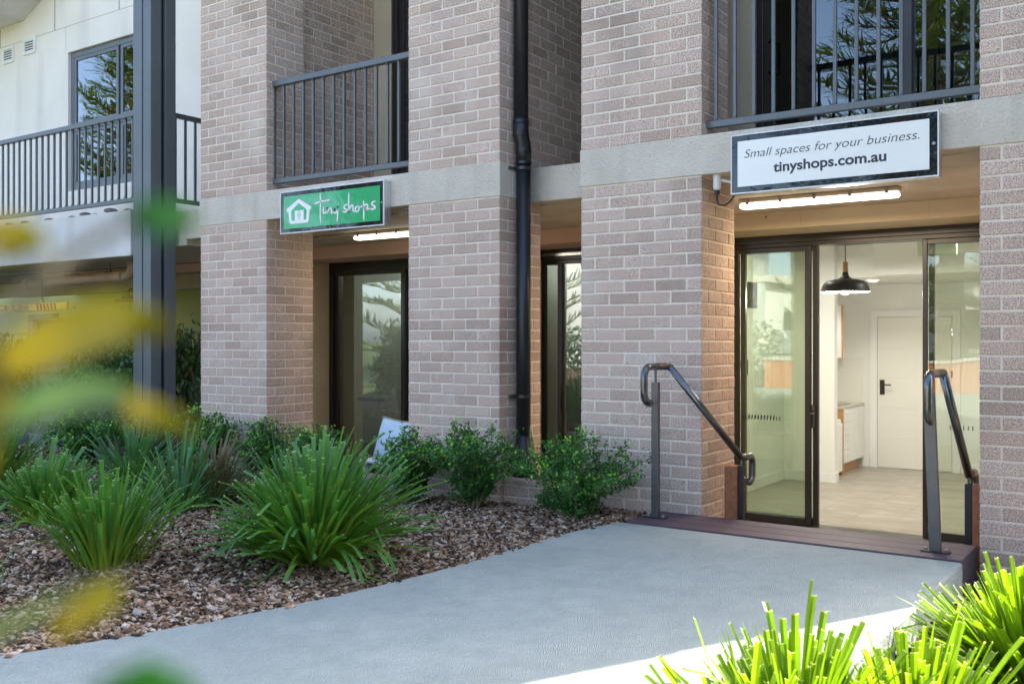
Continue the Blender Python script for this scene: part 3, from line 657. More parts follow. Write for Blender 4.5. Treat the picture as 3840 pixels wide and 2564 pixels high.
# ---------------------------------------------------------------- BALCONY RAILINGS
def railing(label,x0,x1,y,zt,zb,n,xfirst,pitch,h=.052,endcap=True,cat='railing'):
    t=thing('balcony_railing',label,cat,((x0+x1)/2,y,zb))
    rel(B(x0,x1,y-.028,y+.028,zt-h,zt),t).build('top_rail',M['grey_metal'],t,bevel=.004)
    rel(B(x0,x1,y-.022,y+.022,zb,zb+.045),t).build('bottom_rail',M['grey_metal'],t,bevel=.003)
    me=None
    for i in range(n):
        x=xfirst+i*pitch
        if me is None:
            o=B(-.011,.011,-.011,.011,0,zt-h-zb-.045).build('baluster',M['grey_metal'],t,bevel=.0015); me=o
        else:
            o=me.copy(); COL.objects.link(o); o.parent=t
        o.location=Vector((x,y,zb+.045))-t.location
    mbs=MB()
    for i in range(n):
        x=xfirst+i*pitch; mbs.tube([(x+.0,y-.024,zt-h-.012),(x,y-.010,zt-h-.012)],.006,6); mbs.tube([(x,y-.022,zb+.052),(x,y-.010,zb+.052)],.006,6)
    rel(mbs,t).build('screws',M['grey_metal'],t)
    return t
railing('grey metal balcony railing between the first and second brick pillars, above the green sign',-7.10,-5.30,.10,3.725,2.765,14,-7.02,.1285)
railing('dark grey balcony railing above the white sign, its top rail out of view',-2.71,-.972,.10,3.71,2.75,13,-2.62,.1335)
railing('long grey balcony railing on the rendered building left of the steel posts',-14.6,-8.98,.10,3.735,2.775,44,-14.5,.1255)
t=thing('balcony_railing','short dark return of the railing between the steel posts and the brick pillar','railing',(-8.9,.6,2.77))
rel(B(-8.925,-8.875,.13,1.59,3.683,3.735),t).build('top_rail',M['grey_metal'],t,bevel=.004); rel(B(-8.922,-8.878,.13,1.59,2.775,2.82),t).build('bottom_rail',M['grey_metal'],t,bevel=.003)
for i in range(10): rel(B(-8.911,-8.889,.25+i*.128,.272+i*.128,2.8205,3.6825),t).build('baluster',M['grey_metal'],t)

# ---------------------------------------------------------------- SIGNS
def quadbox(x0,x1,z0,z1,y0,y1,name,m,par,bev=0): return rel(B(x0,x1,y0,y1,z0,z1),par).build(name,M[m],par,bevel=bev)
sg=thing('shop_sign','green lightbox sign with white house emblem reading tiny shops','sign',(-6.1,-.05,2.25))
X0,X1,Z0,Z1=-6.725,-5.474,2.258,2.638
quadbox(X0,X1,Z0,Z1,-.088,-.008,'case','alu',sg,.003)
fm=MB()
fm.box(X0,X1,-.098,-.0885,Z1-.009,Z1);fm.box(X0,X1,-.098,-.0885,Z0,Z0+.009);fm.box(X0,X0+.008,-.098,-.0885,Z0+.009,Z1-.009);fm.box(X1-.008,X1,-.098,-.0885,Z0+.009,Z1-.009)
rel(fm,sg).build('trim_frame',M['white'],sg)
quadbox(X0+.0085,X1-.0085,Z0+.0095,Z1-.0095,-.0935,-.0885,'black_border','black_gloss',sg)
quadbox(-6.683,-5.517,2.300,2.594,-.0955,-.0937,'green_panel','green_sign',sg)
def ribbon(pts,wd,y0,y1,mb,sm=3):
    p=[Vector((a,b)) for a,b in pts]
    if len(p)>2:
        q=[]
        for i in range(len(p)-1):
            p0,p1,p2,p3=p[max(i-1,0)],p[i],p[i+1],p[min(i+2,len(p)-1)]
            for k in range(sm+2):
                t=k/(sm+2); q.append(.5*((2*p1)+(-p0+p2)*t+(2*p0-5*p1+4*p2-p3)*t*t+(-p0+3*p1-3*p2+p3)*t**3))
        q.append(p[-1]); p=q
    L=[];Rr=[]
    for i in range(len(p)):
        d=(p[min(i+1,len(p)-1)]-p[max(i-1,0)]); d=d.normalized() if d.length>1e-6 else Vector((1,0)); nn=Vector((-d.y,d.x))*wd/2
        L.append(p[i]+nn); Rr.append(p[i]-nn)
    n=len(p); vs=[(a.x,y0,a.y) for a in L]+[(a.x,y0,a.y) for a in Rr]+[(a.x,y1,a.y) for a in L]+[(a.x,y1,a.y) for a in Rr]
    fs=[]
    for i in range(n-1):
        fs+= [(i,n+i,n+i+1,i+1),(i,i+1,2*n+i+1,2*n+i),(n+i,3*n+i,3*n+i+1,n+i+1)]
    mb.add(vs,fs)
    for c in (p[0],p[-1]):
        m=10; r=wd/2*.98; mb.add([(c.x+r*math.cos(2*math.pi*k/m),y0,c.y+r*math.sin(2*math.pi*k/m)) for k in range(m)],[tuple(range(m))])
STR={'t1': [(-6.217, 2.579), (-6.214, 2.509), (-6.217, 2.417), (-6.214, 2.323)],'t2': [(-6.29, 2.498), (-6.23, 2.512), (-6.097, 2.518)],  # letter strokes and house outlines traced from image pixels, projected onto the sign beforehand
'i': [(-6.177, 2.467), (-6.182, 2.433), (-6.179, 2.414), (-6.161, 2.409), (-6.139, 2.426), (-6.131, 2.45)],'dot': [(-6.168, 2.493), (-6.164, 2.489)],
'n': [(-6.131, 2.45), (-6.134, 2.405), (-6.113, 2.436), (-6.089, 2.445), (-6.081, 2.426), (-6.083, 2.405), (-6.065, 2.407), (-6.049, 2.421), (-6.044, 2.436)],
'u': [(-6.044, 2.436), (-6.049, 2.412), (-6.034, 2.4), (-6.016, 2.413), (-6.005, 2.447)],'y': [(-6.005, 2.447), (-6.007, 2.379), (-6.011, 2.322)],
's': [(-5.893, 2.464), (-5.919, 2.455), (-5.931, 2.439), (-5.916, 2.425), (-5.896, 2.417), (-5.898, 2.405), (-5.919, 2.401), (-5.947, 2.408)],
'h1': [(-5.873, 2.563), (-5.875, 2.481), (-5.873, 2.4)],'h2': [(-5.873, 2.4), (-5.857, 2.435), (-5.837, 2.452), (-5.824, 2.44), (-5.824, 2.41), (-5.811, 2.398), (-5.798, 2.401)],
'o': [(-5.766, 2.439), (-5.788, 2.433), (-5.799, 2.412), (-5.788, 2.395), (-5.766, 2.398), (-5.753, 2.416), (-5.761, 2.436), (-5.745, 2.43), (-5.715, 2.435)],
'p1': [(-5.702, 2.475), (-5.7, 2.393), (-5.7, 2.318)],'p2': [(-5.7, 2.427), (-5.68, 2.445), (-5.658, 2.44), (-5.657, 2.423), (-5.675, 2.408), (-5.695, 2.404), (-5.66, 2.405), (-5.628, 2.41)],
's2': [(-5.571, 2.464), (-5.596, 2.46), (-5.612, 2.447), (-5.599, 2.433), (-5.576, 2.422), (-5.573, 2.409), (-5.601, 2.401), (-5.628, 2.406)]}
OUT=[(-6.486,2.560),(-6.333,2.48),(-6.333,2.458),(-6.35,2.45),(-6.354,2.427),(-6.364,2.355),(-6.384,2.342),(-6.588,2.342),(-6.608,2.358),(-6.616,2.43),(-6.620,2.450),(-6.638,2.458),(-6.638,2.480)]
INN=[(-6.486,2.522),(-6.399,2.468),(-6.385,2.445),(-6.392,2.376),(-6.402,2.369),(-6.424,2.368),(-6.424,2.459),(-6.538,2.459),(-6.538,2.368),(-6.566,2.369),(-6.578,2.378),(-6.584,2.45),(-6.572,2.468)]
g1=MB(); g2=MB()
for k,v in STR.items():
    ribbon(v,.019,-.0962,-.0950,g1); ribbon(v,.0125,-.0970,-.0960,g2)
cx,cz=-6.486,2.44
g1.prism([(cx+(a-cx)*1.045,cz+(b-cz)*1.05) for a,b in OUT],-.0961,-.0950)
rel(g1,sg).build('letter_outline',M['sign_grey'],sg); rel(g2,sg).build('lettering',M['white_sign'],sg)
em=MB(); em.prism(OUT,-.0968,-.0955); eo=rel(em,sg).build('house_emblem',M['white_sign'],sg)
em=MB(); em.prism(INN,-.0975,-.0967); rel(em,sg).build('emblem_cutout',M['green_sign'],sg)
em=MB(); em.box(-6.4845,-6.4775,-.0985,-.0975,2.375,2.458); em.box(-6.503,-6.498,-.0985,-.0975,2.408,2.428); em.box(-6.464,-6.459,-.0985,-.0975,2.408,2.428); rel(em,sg).build('emblem_doors',M['green_sign'],sg)
rel(MB().tube([(-5.496,-.0936,2.45),(-5.496,-.099,2.45)],.009,16),sg).build('lock',M['steel'],sg)

ws=thing('shop_sign','white lightbox sign reading Small spaces for your business above the open door','sign',(-1.8,-.05,2.25))
X0,X1,Z0,Z1=-2.437,-1.166,2.254,2.640
quadbox(X0,X1,Z0,Z1,-.088,-.008,'case','alu',ws,.003)
fm=MB()
fm.box(X0,X1,-.098,-.0885,Z1-.008,Z1);fm.box(X0,X1,-.098,-.0885,Z0,Z0+.008);fm.box(X0,X0+.007,-.098,-.0885,Z0+.008,Z1-.008);fm.box(X1-.007,X1,-.098,-.0885,Z0+.008,Z1-.008)
rel(fm,ws).build('trim_frame',M['white'],ws)
quadbox(X0+.0075,X1-.0075,Z0+.0085,Z1-.0085,-.0935,-.0885,'black_border','black_gloss',ws)
quadbox(-2.391,-1.218,2.299,2.595,-.0955,-.0937,'white_panel','white_sign',ws)
rel(MB().tube([(-1.193,-.0936,2.448),(-1.193,-.099,2.448)],.010,16),ws).build('lock',M['steel'],ws)
def text(body,x0,x1,z,y,size,shear,off,name,m,par,sx=None,hx=None):
    c=bpy.data.curves.new(name,'FONT'); c.body=body; c.size=size; c.shear=shear; c.offset=off; c.extrude=.0004
    tmp=bpy.data.objects.new('tmp',c); COL.objects.link(tmp); bpy.context.view_layer.update()
    me=bpy.data.meshes.new_from_object(tmp.evaluated_get(bpy.context.evaluated_depsgraph_get())); bpy.data.objects.remove(tmp)
    v=np.empty(len(me.vertices)*3,np.float32); me.vertices.foreach_get('co',v); v=v.reshape(-1,3)
    k=(x1-x0)/(v[:,0].max()-v[:,0].min()); nx=x0+(v[:,0]-v[:,0].min())*k; nz=z+v[:,1]*(hx or 1); ny=y-v[:,2]
    v=np.stack([nx,ny,nz],-1)-np.array(par.location)[None]; me.vertices.foreach_set('co',v.astype(np.float32).ravel()); me.materials.clear(); me.materials.append(M[m])
    o=bpy.data.objects.new(name,me); COL.objects.link(o); o.parent=par; return o
text('Small spaces for your business.',-2.345,-1.272,2.483,-.0965,.078,.25,-.0007,'lettering','sign_ink',ws)
text('tinyshops.com.au',-2.152,-1.459,2.375,-.0965,.088,0,.0022,'lettering','sign_ink',ws)

# ---------------------------------------------------------------- BATTEN LIGHTS
def batten(x0,x1,y,z,label,e):
    t=thing('batten_light',label,'light fitting',((x0+x1)/2,y,z),0,'glowing batten lights under the beams')
    L=x1-x0; h=L/2
    mb=MB(); mb.box(-h,h,-.055,.055,-.035,0); mb.build('body',M['beige_plastic'],t,bevel=.012)
    mb=MB(); mb.box(-h+.005,h-.005,-.05,.05,-.078,-.0355); mb.build('diffuser',M['tube_glow'],t,bevel=.020)
    for i in range(5):
        x=-h+.08+i*(L-.16)/4; B(x-.011,x+.011,-.0605,-.0555,-.050,-.008).build('clip',M['steel'],t)
    lamp('lamp_light','AREA',(t.location.x,t.location.y,z-.09),e,(1,.77,.50),t,L*.95,None,.09)
    return t
batten(-2.88,-1.675,1.2,2.409,'glowing batten light under the beam above the open shop door',10)
batten(-7.03,-5.83,1.2,2.409,'glowing batten light behind the green sign over the left glass door',1.8)
q=thing('conduit','thin grey conduit running to the batten light in the left bay','conduit',(-7.6,1.2,2.40)); rel(MB().tube([(-8.6,1.2,2.398),(-7.05,1.2,2.398)],.010,10),q).build('pipe',M['beige_plastic'],q,smooth=True); rel(MB().tube([(-7.55,1.2,2.398),(-7.53,1.2,2.398)],.014,10),q).build('coupling',M['greywhite'],q)
qc=q=thing('conduit','bent conduit curling down the cream jamb to a round sensor over the left glass door','conduit',(-7.1,.6,2.1)); rel(MB().tube([(-7.02,.57,2.26),(-6.99,.56,2.22),(-7.0,.56,2.15),(-7.03,.57,2.09),(-7.02,.56,2.055),(-6.95,.555,2.05),(-6.9,.55,2.03)],.011,10),q).build('pipe',M['beige_plastic'],q,smooth=True); rel(MB().tube([(-6.9,.58,2.02),(-6.9,.53,2.02)],.035,16),q).build('sensor',M['beige_plastic'],q)
scale_about_cam(qc); qc.location.y-=.12
q=thing('conduit','short conduit with round grey end cap beside the second brick pillar','conduit',(-5.4,.2,2.37)); rel(MB().tube([(-5.95,.155,2.37),(-5.38,.13,2.385)],.010,10),q).build('pipe',M['beige_plastic'],q,smooth=True); rel(MB().tube([(-5.38,.12,2.385),(-5.31,.12,2.385)],.025,16),q).build('cap',M['steel'],q)
q=thing('cable_gland','white cable socket with black lead hanging under the beam left of the white sign','cable socket',(-2.6,.03,2.35))
rel(MB().tube([(-2.594,.05,2.42),(-2.594,.05,2.33),(-2.594,.05,2.315)],.024,18,rad=[.027,.027,.02]),q).build('socket',M['greywhite'],q,smooth=False)
rel(MB().tube([(-2.594,.05,2.316),(-2.594,.05,2.285)],.018,14),q).build('nut',M['black'],q)
rel(MB().tube([(-2.594,.05,2.286),(-2.594,.05,2.25),(-2.58,.045,2.215),(-2.53,.03,2.205),(-2.48,.0,2.225),(-2.44,-.02,2.26)],.006,8),q).build('lead',M['black'],q,smooth=True)
rel(MB().tube([(-2.58,.06,2.385),(-2.44,.05,2.345)],.009,8),q).build('conduit',M['greywhite'],q)

# ---------------------------------------------------------------- DRAINPIPE
dp=thing('drainpipe','black downpipe running up the second brick pillar','drainpipe',(-4.29,.225,0))
r=.057
rel(MB().tube([(-4.29,.225,.10),(-4.29,.225,2.78)],r,28),dp).build('pipe',M['black_pipe'],dp,smooth=True)
rel(MB().tube([(-4.297,.20,2.93),(-4.297,.20,6.3)],r,28),dp).build('pipe',M['black_pipe'],dp,smooth=True)
rel(MB().tube([(-4.29,.225,2.70),(-4.29,.225,2.80),(-4.291,.221,2.84),(-4.296,.206,2.90),(-4.297,.20,2.94),(-4.297,.20,3.05)],r+.004,28),dp).build('offset_bend',M['black_pipe'],dp,smooth=True)
for z in (2.70,2.80,2.92,3.02): 
    c=(-4.29,.225) if z<2.85 else (-4.297,.20)
    rel(MB().tube([(c[0],c[1],z-.012),(c[0],c[1],z+.012)],r+.007,28),dp).build('collar',M['black_pipe'],dp,smooth=False)
rel(MB().tube([(-4.29,.225,.07),(-4.29,.225,.55)],r+.004,28),dp).build('socket',M['black_pipe'],dp,smooth=True)
for z in (2.655,.86):
    b=rel(MB().tube([(-4.29,.225,z-.012),(-4.29,.225,z+.012)],r+.004,28),dp).build('bracket',M['dark_metal'],dp); rel(B(-4.368,-4.345,.10,.20,z-.012,z+.012),dp).build('bolt',M['bolt'],b)
rel(MB().tube([(-4.29,.225,.20),(-4.29,.225,.29),(-4.29,.225,.33)],.08,24,rad=[.082,.082,.064]),dp).build('foot_socket',M['black_pipe'],dp,smooth=True)

# ---------------------------------------------------------------- HANDRAILS
def arc(c,u,v,r,a0,a1,n=10):
    return [Vector(c)+Vector(u)*r*math.cos(a0+(a1-a0)*i/n)+Vector(v)*r*math.sin(a0+(a1-a0)*i/n) for i in range(n+1)]
def handrail(label,front,back,zf,zb,pw,pd,lean,timber_side,hookf,tread_z=.115):
    t=thing('handrail',label,'handrail',(front[0],front[1],tread_z),0,'handrails of the deck')
    f=Vector((front[0],front[1],0)); b=Vector((back[0],back[1],0)); d=(b-f); d.z=0; d.normalize(); Zv=Vector((0,0,1)); Yv=Vector((0,1,0))
    r=.024; fz=zf; bz=zb
    # front hook (goes back towards the path, curls down and under)
    e=hookf; rr=.075; hd=Vector((0,-1,0)) if e[1]=='y' else -d
    top=Vector((front[0],front[1],fz)); L=e[0]
    pts=[]
    c1=top+hd*(L-rr)-Zv*rr; 
    p_under=arc(c1-Zv*e[2],hd,-Zv,rr,0,math.pi*.5,8)
    path=[top+d*.10, top, top+hd*(L-rr)*.6]+arc(c1,Zv,hd,rr,0,math.pi/2,8)+p_under+[c1-Zv*(e[2]+rr)-hd*.015]
    slope_end=Vector((back[0],back[1],bz))
    pts=[p for p in reversed(path)]
    rail=MB()
    rail.tube(pts,r,16); 
    rail.tube([top+d*.095+Zv*.0, slope_end],r,16)
    # back hook (beyond back post)
    L2=.20; rr2=.055; top2=slope_end; c2=top2+Yv*(L2-rr2)-Zv*rr2
    path2=[top2,top2+Yv*(L2-rr2)*.6]+arc(c2,Zv,Yv,rr2,0,math.pi/2,8)+arc(c2-Zv*.07,Yv,-Zv,rr2,0,math.pi*.62,7)
    rail.tube(path2,r,16)
    rail.v=[tuple(Vector(p)) for p in rail.v]
    rel(rail,t).build('rail',M['handrail_tube'],t,smooth=True)
    fx,fy=front[0],front[1]; pt=fz-.105
    pm=MB(); hw=pw/2; hd_=pd/2; lx=lean
    pm.add([(fx-hw,fy-hd_,tread_z+.008),(fx+hw,fy-hd_,tread_z+.008),(fx+hw,fy+hd_,tread_z+.008),(fx-hw,fy+hd_,tread_z+.008),(fx-hw-lx,fy-hd_,pt),(fx+hw-lx,fy-hd_,pt),(fx+hw-lx,fy+hd_,pt),(fx-hw-lx,fy+hd_,pt)],[(0,3,2,1),(4,5,6,7),(0,1,5,4),(1,2,6,5),(2,3,7,6),(3,0,4,7)])
    rel(pm,t).build('front_post',M['handrail_post'],t,bevel=.003)
    rel(MB().tube([(fx-lx,fy,pt),(fx-lx,fy,fz-.01)],.008,10),t).build('stem',M['handrail_tube'],t)
    bp=rel(B(fx-.075,fx+.075,fy-.035,fy+.035,tread_z+.0005,tread_z+.0095),t).build('base_plate',M['dark_metal'],t,bevel=.002)
    for sx in (-.055,.055):
        rel(MB().tube([(fx+sx,fy,tread_z+.0095),(fx+sx,fy,tread_z+.022)],.010,6),t).build('bolt',M['bolt'],bp)
    bx,by=back[0],back[1]
    rel(B(bx-.02,bx+.02,by-.02,by+.02,-.3,bz-.05),t).build('back_post',M['black'],t,bevel=.002)
    rel(MB().tube([(bx,by,bz-.05),(bx,by,bz-.005)],.008,10),t).build('stem',M['handrail_tube'],t)
    rel(MB().tube([(bx+.0205,by,bz-.13),(bx+.028,by,bz-.13)],.007,8),t).build('bolt',M['bolt'],t)
    return t
# left
handrail('left handrail on the deck, beside the third brick pillar',(-2.905,-.25),(-2.449,.12),1.125,.507,.05,.036,.0,-1,(.17,'y',.09))
handrail('right handrail on the deck, in front of the right door stile',(-1.14,-.32),(-1.0415,.12),1.115,.502,.062,.03,.035,1,(.20,'y',.11))
q=thing('timber_post','reddish oiled timber post beside the third brick pillar','timber post',(-2.51,.12,0),0,'oiled timber posts of the handrails'); rel(B(-2.556,-2.464,.08,.17,-.12,.454),q).build('post',M['timber'],q,bevel=.006)
q=thing('timber_post','reddish oiled timber post squeezed against the right brick pillar','timber post',(-.99,.12,0),0,'oiled timber posts of the handrails'); rel(B(-1.018,-.9675,.08,.17,-.29,.453),q).build('post',M['timber'],q,bevel=.006)

# ---------------------------------------------------------------- LEFT RENDERED BUILDING
lb=thing('rendered_building','pale rendered building with a balcony over an open car park at the far left','building',(-12,1.6,0))
def LBx(name,x0,x1,y0,y1,z0,z1,m,bev=0): return rel(B(x0,x1,y0,y1,z0,z1),lb).build(name,M[m],lb,bevel=bev)
LBx('wall',-20,-12.96,1.6,1.8,2.3,7.2,'render'); LBx('wall',-12.96,-11.0,1.6,1.8,2.3,3.40,'render'); LBx('wall',-12.96,-11.0,1.6,1.8,5.36,7.2,'render'); LBx('wall',-11.0,-9.3,1.6,1.8,2.3,7.2,'render')
LBx('wall_lining',-20,-9.3,1.81,1.9,2.3,7.2,'black')
for x in (-14.79,-13.3,-11.75): LBx('joint',x,x+.012,1.598,1.6005,5.73,7.2,'black')
LBx('joint',-20,-9.3,1.5985,1.6005,5.725,5.733,'beige_plastic'); LBx('joint',-13.02,-13.015,1.5985,1.6005,5.36,5.725,'beige_plastic')
win=thing('window',None,None); win.parent=lb
frame_rect(-12.95,-11.01,3.41,5.35,1.64,1.72,.07,m='post_metal',par=win,name='frame'); 
B(-12.89,-11.07,1.63,1.70,4.24,4.31).build('transom',M['post_metal'],win)
win.location=-Vector(lb.location)
for x0,x1 in ((-12.88,-11.83),(-11.78,-11.08)):
    for z0,z1 in ((3.48,4.24),(4.315,5.28)):
        p=frame_rect(x0,x1,z0,z1,1.645,1.69,.05,m='post_metal',par=win,name='sash'); B(x0+.046,x1-.046,1.66,1.666,z0+.046,z1-.046).build('pane',M['glass_dark'],p)
for k,(x0,x1,z0,z1) in enumerate(((-14.68,-14.38,5.46,5.70),(-14.10,-13.79,5.50,5.735))):
    v=frame_rect(x0,x1,z0,z1,1.575,1.599,.035,m='white',par=lb,name='vent'); v.location=-Vector(lb.location)
    B(x0+.034,x1-.034,1.590,1.5995,z0+.034,z1-.034).build('backing',M['vent_slot'],v)
    mb=MB()
    for i in range(5): mb.box(x0+.034,x1-.034,1.579,1.589,z0+.04+i*.036,z0+.055+i*.036)
    mb.build('louvre',M['white'],v)
# eave
mb=MB(); mb.add([(-20,1.59,6.05),(-14.0,1.59,6.08),(-14.0,.9,6.02),(-20,.9,5.95),(-13.0,1.59,6.35),(-13.0,.5,6.35),(-20,.5,6.4)],[(0,1,2,3)])
LBx('eave',-20,-14.12,.75,1.597,6.02,6.10,'slab'); LBx('gutter',-20,-14.10,.62,.749,5.98,6.12,'grey_metal')
mb=MB(); mb.add([(-14.119,1.597,6.02),(-14.119,.75,6.02),(-12.6,.75,6.70),(-12.6,1.597,6.70),(-14.119,1.597,6.10),(-14.119,.75,6.10),(-12.6,.75,6.78),(-12.6,1.597,6.78)],[(0,3,2,1),(4,5,6,7),(0,1,5,4),(1,2,6,5),(2,3,7,6),(3,0,4,7)]); rel(mb,lb).build('sloping_eave',M['slab'],lb)
LBx('slab_edge',-20,-9.27,.10,.32,2.205,2.70,'slab',.01)
LBx('slab',-20,-8.62,.321,1.599,2.30,2.66,'stucco'); 
LBx('downstand_beam',-14.2,-9.9,1.9,2.15,2.19,2.33,'pink_lit_render'); LBx('soffit',-20,-9.3,1.601,9,2.331,2.40,'pink_lit_render')
LBx('downstand_beam',-20,-9.96,3.4,3.6,2.10,2.33,'cream')
LBx('rear_wall_panel',-25,-16.55,6.0,6.1,.98,2.33,'yellow_lit_wall'); LBx('rear_wall_panel',-16.53,-11.5,6.0,6.1,.98,2.33,'yellow_lit_wall'); LBx('rear_wall_base',-25,-11.5,5.9,6.1,-.3,.97,'carpark_dark')
LBx('panel_joint',-25,-11.5,5.997,5.9995,1.43,1.445,'black')
LBx('floor',-25,-9.96,.05,6,-.32,-.20,'asphalt')
LBx('rear_closure',-20,-9.3,5.5,5.6,2.4,7.2,'black'); LBx('roof',-20,-9.3,1.6,5.6,7.2,7.3,'slab')
B(-9.95,-9.87,2.0,7.9,-.4,2.29).build('side_wall',M['carpark_dark'],bl)
# pebbles on the slab edge
pb=thing('pebbles','river pebbles lying along the concrete slab edge under the left railing','pebbles',(-11,.2,2.7))
for i,(x,s_) in enumerate(((-11.9,.05),(-11.55,.055),(-11.0,.05),(-10.55,.045),(-10.25,.065),(-10.1,.04),(-9.75,.075),(-9.5,.05),(-12.2,.05))):
    mb=MB(); pr=[(s_*math.sin(a)*1.0,s_*.40*(1-math.cos(a))) for a in [k*math.pi/8 for k in range(9)]]; mb.lathe((x+11,.03*math.sin(i*3),0),pr,14)
    mb.build('pebble',M['pebble'],pb,smooth=True)
# steel columns: cluster of four square posts
sc=thing('steel_column','dark grey steel column of four paired square posts at the balcony corner','column',(-8.87,.1,0))
for x0,x1 in ((-9.035,-8.885),(-8.865,-8.735)):
    for y0,y1 in ((-.03,.10),(.145,.275)): rel(B(x0,x1,y0,y1,-.3,7.3),sc).build('post',M['post_metal'],sc,bevel=.006)
rel(B(-8.99,-8.77,.0,.24,-.3,7.29),sc).build('web',M['black'],sc)
# louvred plant column
lc=thing('louvre_cabinet','tall dark louvred metal cabinet on a concrete plinth under the left balcony','cabinet',(-11.15,.5,0))
rel(B(-11.64,-10.7,.30,.9,-.3,.14),lc).build('plinth',M['base_concrete'],lc,bevel=.01)
rel(B(-11.66,-10.66,.29,.92,.1405,.165),lc).build('ledge',M['base_concrete'],lc,bevel=.004)
rel(B(-11.6,-10.74,.36,.9,.166,1.53),lc).build('body',M['louvre'],lc)
mb=MB(); mb.box(-11.6,-11.5,.325,.3595,.166,1.53); mb.box(-10.84,-10.74,.325,.3595,.166,1.53); mb.box(-11.5,-10.84,.325,.3595,.166,.30); rel(mb,lc).build('door_frame',M['louvre'],lc)
rel(B(-11.63,-10.71,.31,.92,1.5305,1.56),lc).build('cap',M['louvre'],lc,bevel=.004)
for i in range(10):
    z=.32+i*.12; mb=MB(); mb.add([(-11.5,.335,z),(-10.84,.335,z),(-10.84,.359,z+.085),(-11.5,.359,z+.085),(-11.5,.343,z-.003),(-10.84,.343,z-.003),(-10.84,.3592,z+.08),(-11.5,.3592,z+.08)],[(0,1,2,3),(4,7,6,5),(0,4,5,1),(3,2,6,7),(0,3,7,4),(1,5,6,2)]); rel(mb,lc).build('louvre_blade',M['louvre'],lc)
# pale panel beyond (lit gap)
LBx('pale_panel',-16.35,-15.55,2.9,3.0,.75,1.75,'slab')
# clearance bar
cb=thing('clearance_bar','yellow hanging height bar reading CLEARANCE 2.2m with red stripes','sign',(-12,.5,1.7))
rel(B(-14.4,-11.13,.485,.515,1.665,1.765),cb).build('bar',M['yellow'],cb,bevel=.01)
text('CLEARANCE 2.2m',-13.62,-11.99,1.683,.4835,.10,0,.0,'lettering','sign_ink',cb)
mb=MB()
for i in range(6):
    x=-11.80+i*.078; mb.add([(x,.483,1.755),(x+.035,.483,1.755),(x+.062,.483,1.675),(x+.027,.483,1.675)],[(0,3,2,1)])
rel(mb,cb).build('stripes',M['red'],cb)
rel(B(-11.715,-11.675,.49,.51,1.766,1.81),cb).build('lug',M['yellow'],cb)
ch=thing('chain','grey steel chain holding the yellow height bar','chain',(-11.695,.5,1.8))
for i in range(11):
    z=1.815+i*.037; a=[(-.0+ (.010*math.cos(t) if i%2 else 0),(0 if i%2 else .010*math.cos(t)),.024*math.sin(t)) for t in [k*2*math.pi/12 for k in range(13)]]
    mb=MB().tube([(x-11.695,y+.5,z_+z) for x,y,z_ in a],.0035,6,cap=False); rel(mb,ch).build('link',M['post_metal'],ch,smooth=True)
# soil pipe
sp2=thing('drain_pipe','cream plastic waste pipe hung under the car park ceiling','pipe',(-12,1.2,2.1))
rel(MB().tube([(-13.25,1.2,2.085),(-11.2,1.2,2.118)],.062,20),sp2).build('pipe',M['pipe_cream'],sp2,smooth=True)
rel(MB().tube([(-11.25,1.2,2.115),(-11.05,1.2,2.12)],.070,20),sp2).build('coupling',M['pipe_cream'],sp2,smooth=True)
rel(MB().tube([(-11.05,1.2,2.12),(-10.97,1.2,2.125),(-10.9,1.2,2.15),(-10.86,1.2,2.20),(-10.85,1.2,2.30)],.062,20),sp2).build('elbow',M['pipe_cream'],sp2,smooth=True)
rel(MB().tube([(-13.32,1.2,2.084),(-13.22,1.2,2.085)],.075,20),sp2).build('end_cap',M['pipe_cream'],sp2)
for x in (-12.1,-11.33): rel(MB().tube([(x,1.12,2.17),(x,1.2,2.19),(x,1.28,2.17)],.006,6),sp2).build('clip',M['dark_metal'],sp2); rel(MB().tube([(x,1.2,2.16),(x,1.2,2.30)],.005,6),sp2).build('hanger',M['dark_metal'],sp2)
q=thing('drain_pipe','short cream waste pipe stub beside the first brick pillar','pipe',(-9.9,1.9,1.9)); rel(MB().tube([(-10.35,2.2,1.87),(-9.3,2.2,1.88)],.055,18),q).build('pipe',M['pipe_cream'],q,smooth=True); rel(MB().tube([(-10.40,2.2,1.869),(-10.30,2.2,1.871)],.066,18),q).build('end_cap',M['pipe_cream'],q)
# floodlight
fl=thing('floodlight','dark finned floodlight hanging on brackets under the car park ceiling','floodlight',(-11,1.3,1.85))
rel(B(-11.32,-10.72,1.25,1.55,1.80,1.822),fl).build('body',M['dark_metal'],fl,bevel=.006)
mb=MB()
for i in range(13): mb.box(-11.22+i*.035,-11.21+i*.035,1.28,1.5,1.8221,1.87)
rel(mb,fl).build('fins',M['dark_metal'],fl)
rel(MB().tube([(-11.25,1.4,1.83),(-11.25,1.4,1.93),(-11.2,1.4,1.96),(-10.88,1.4,1.96),(-10.83,1.4,1.93),(-10.83,1.4,1.83)],.012,8),fl).build('bracket',M['dark_metal'],fl)
rel(MB().tube([(-11.1,1.4,1.96),(-11.1,1.4,2.05)],.02,8),fl).build('stem',M['pipe_cream'],fl); rel(MB().tube([(-10.88,1.4,1.84),(-10.85,1.4,1.98),(-10.9,1.4,2.15)],.012,8),fl).build('lead',M['black'],fl)

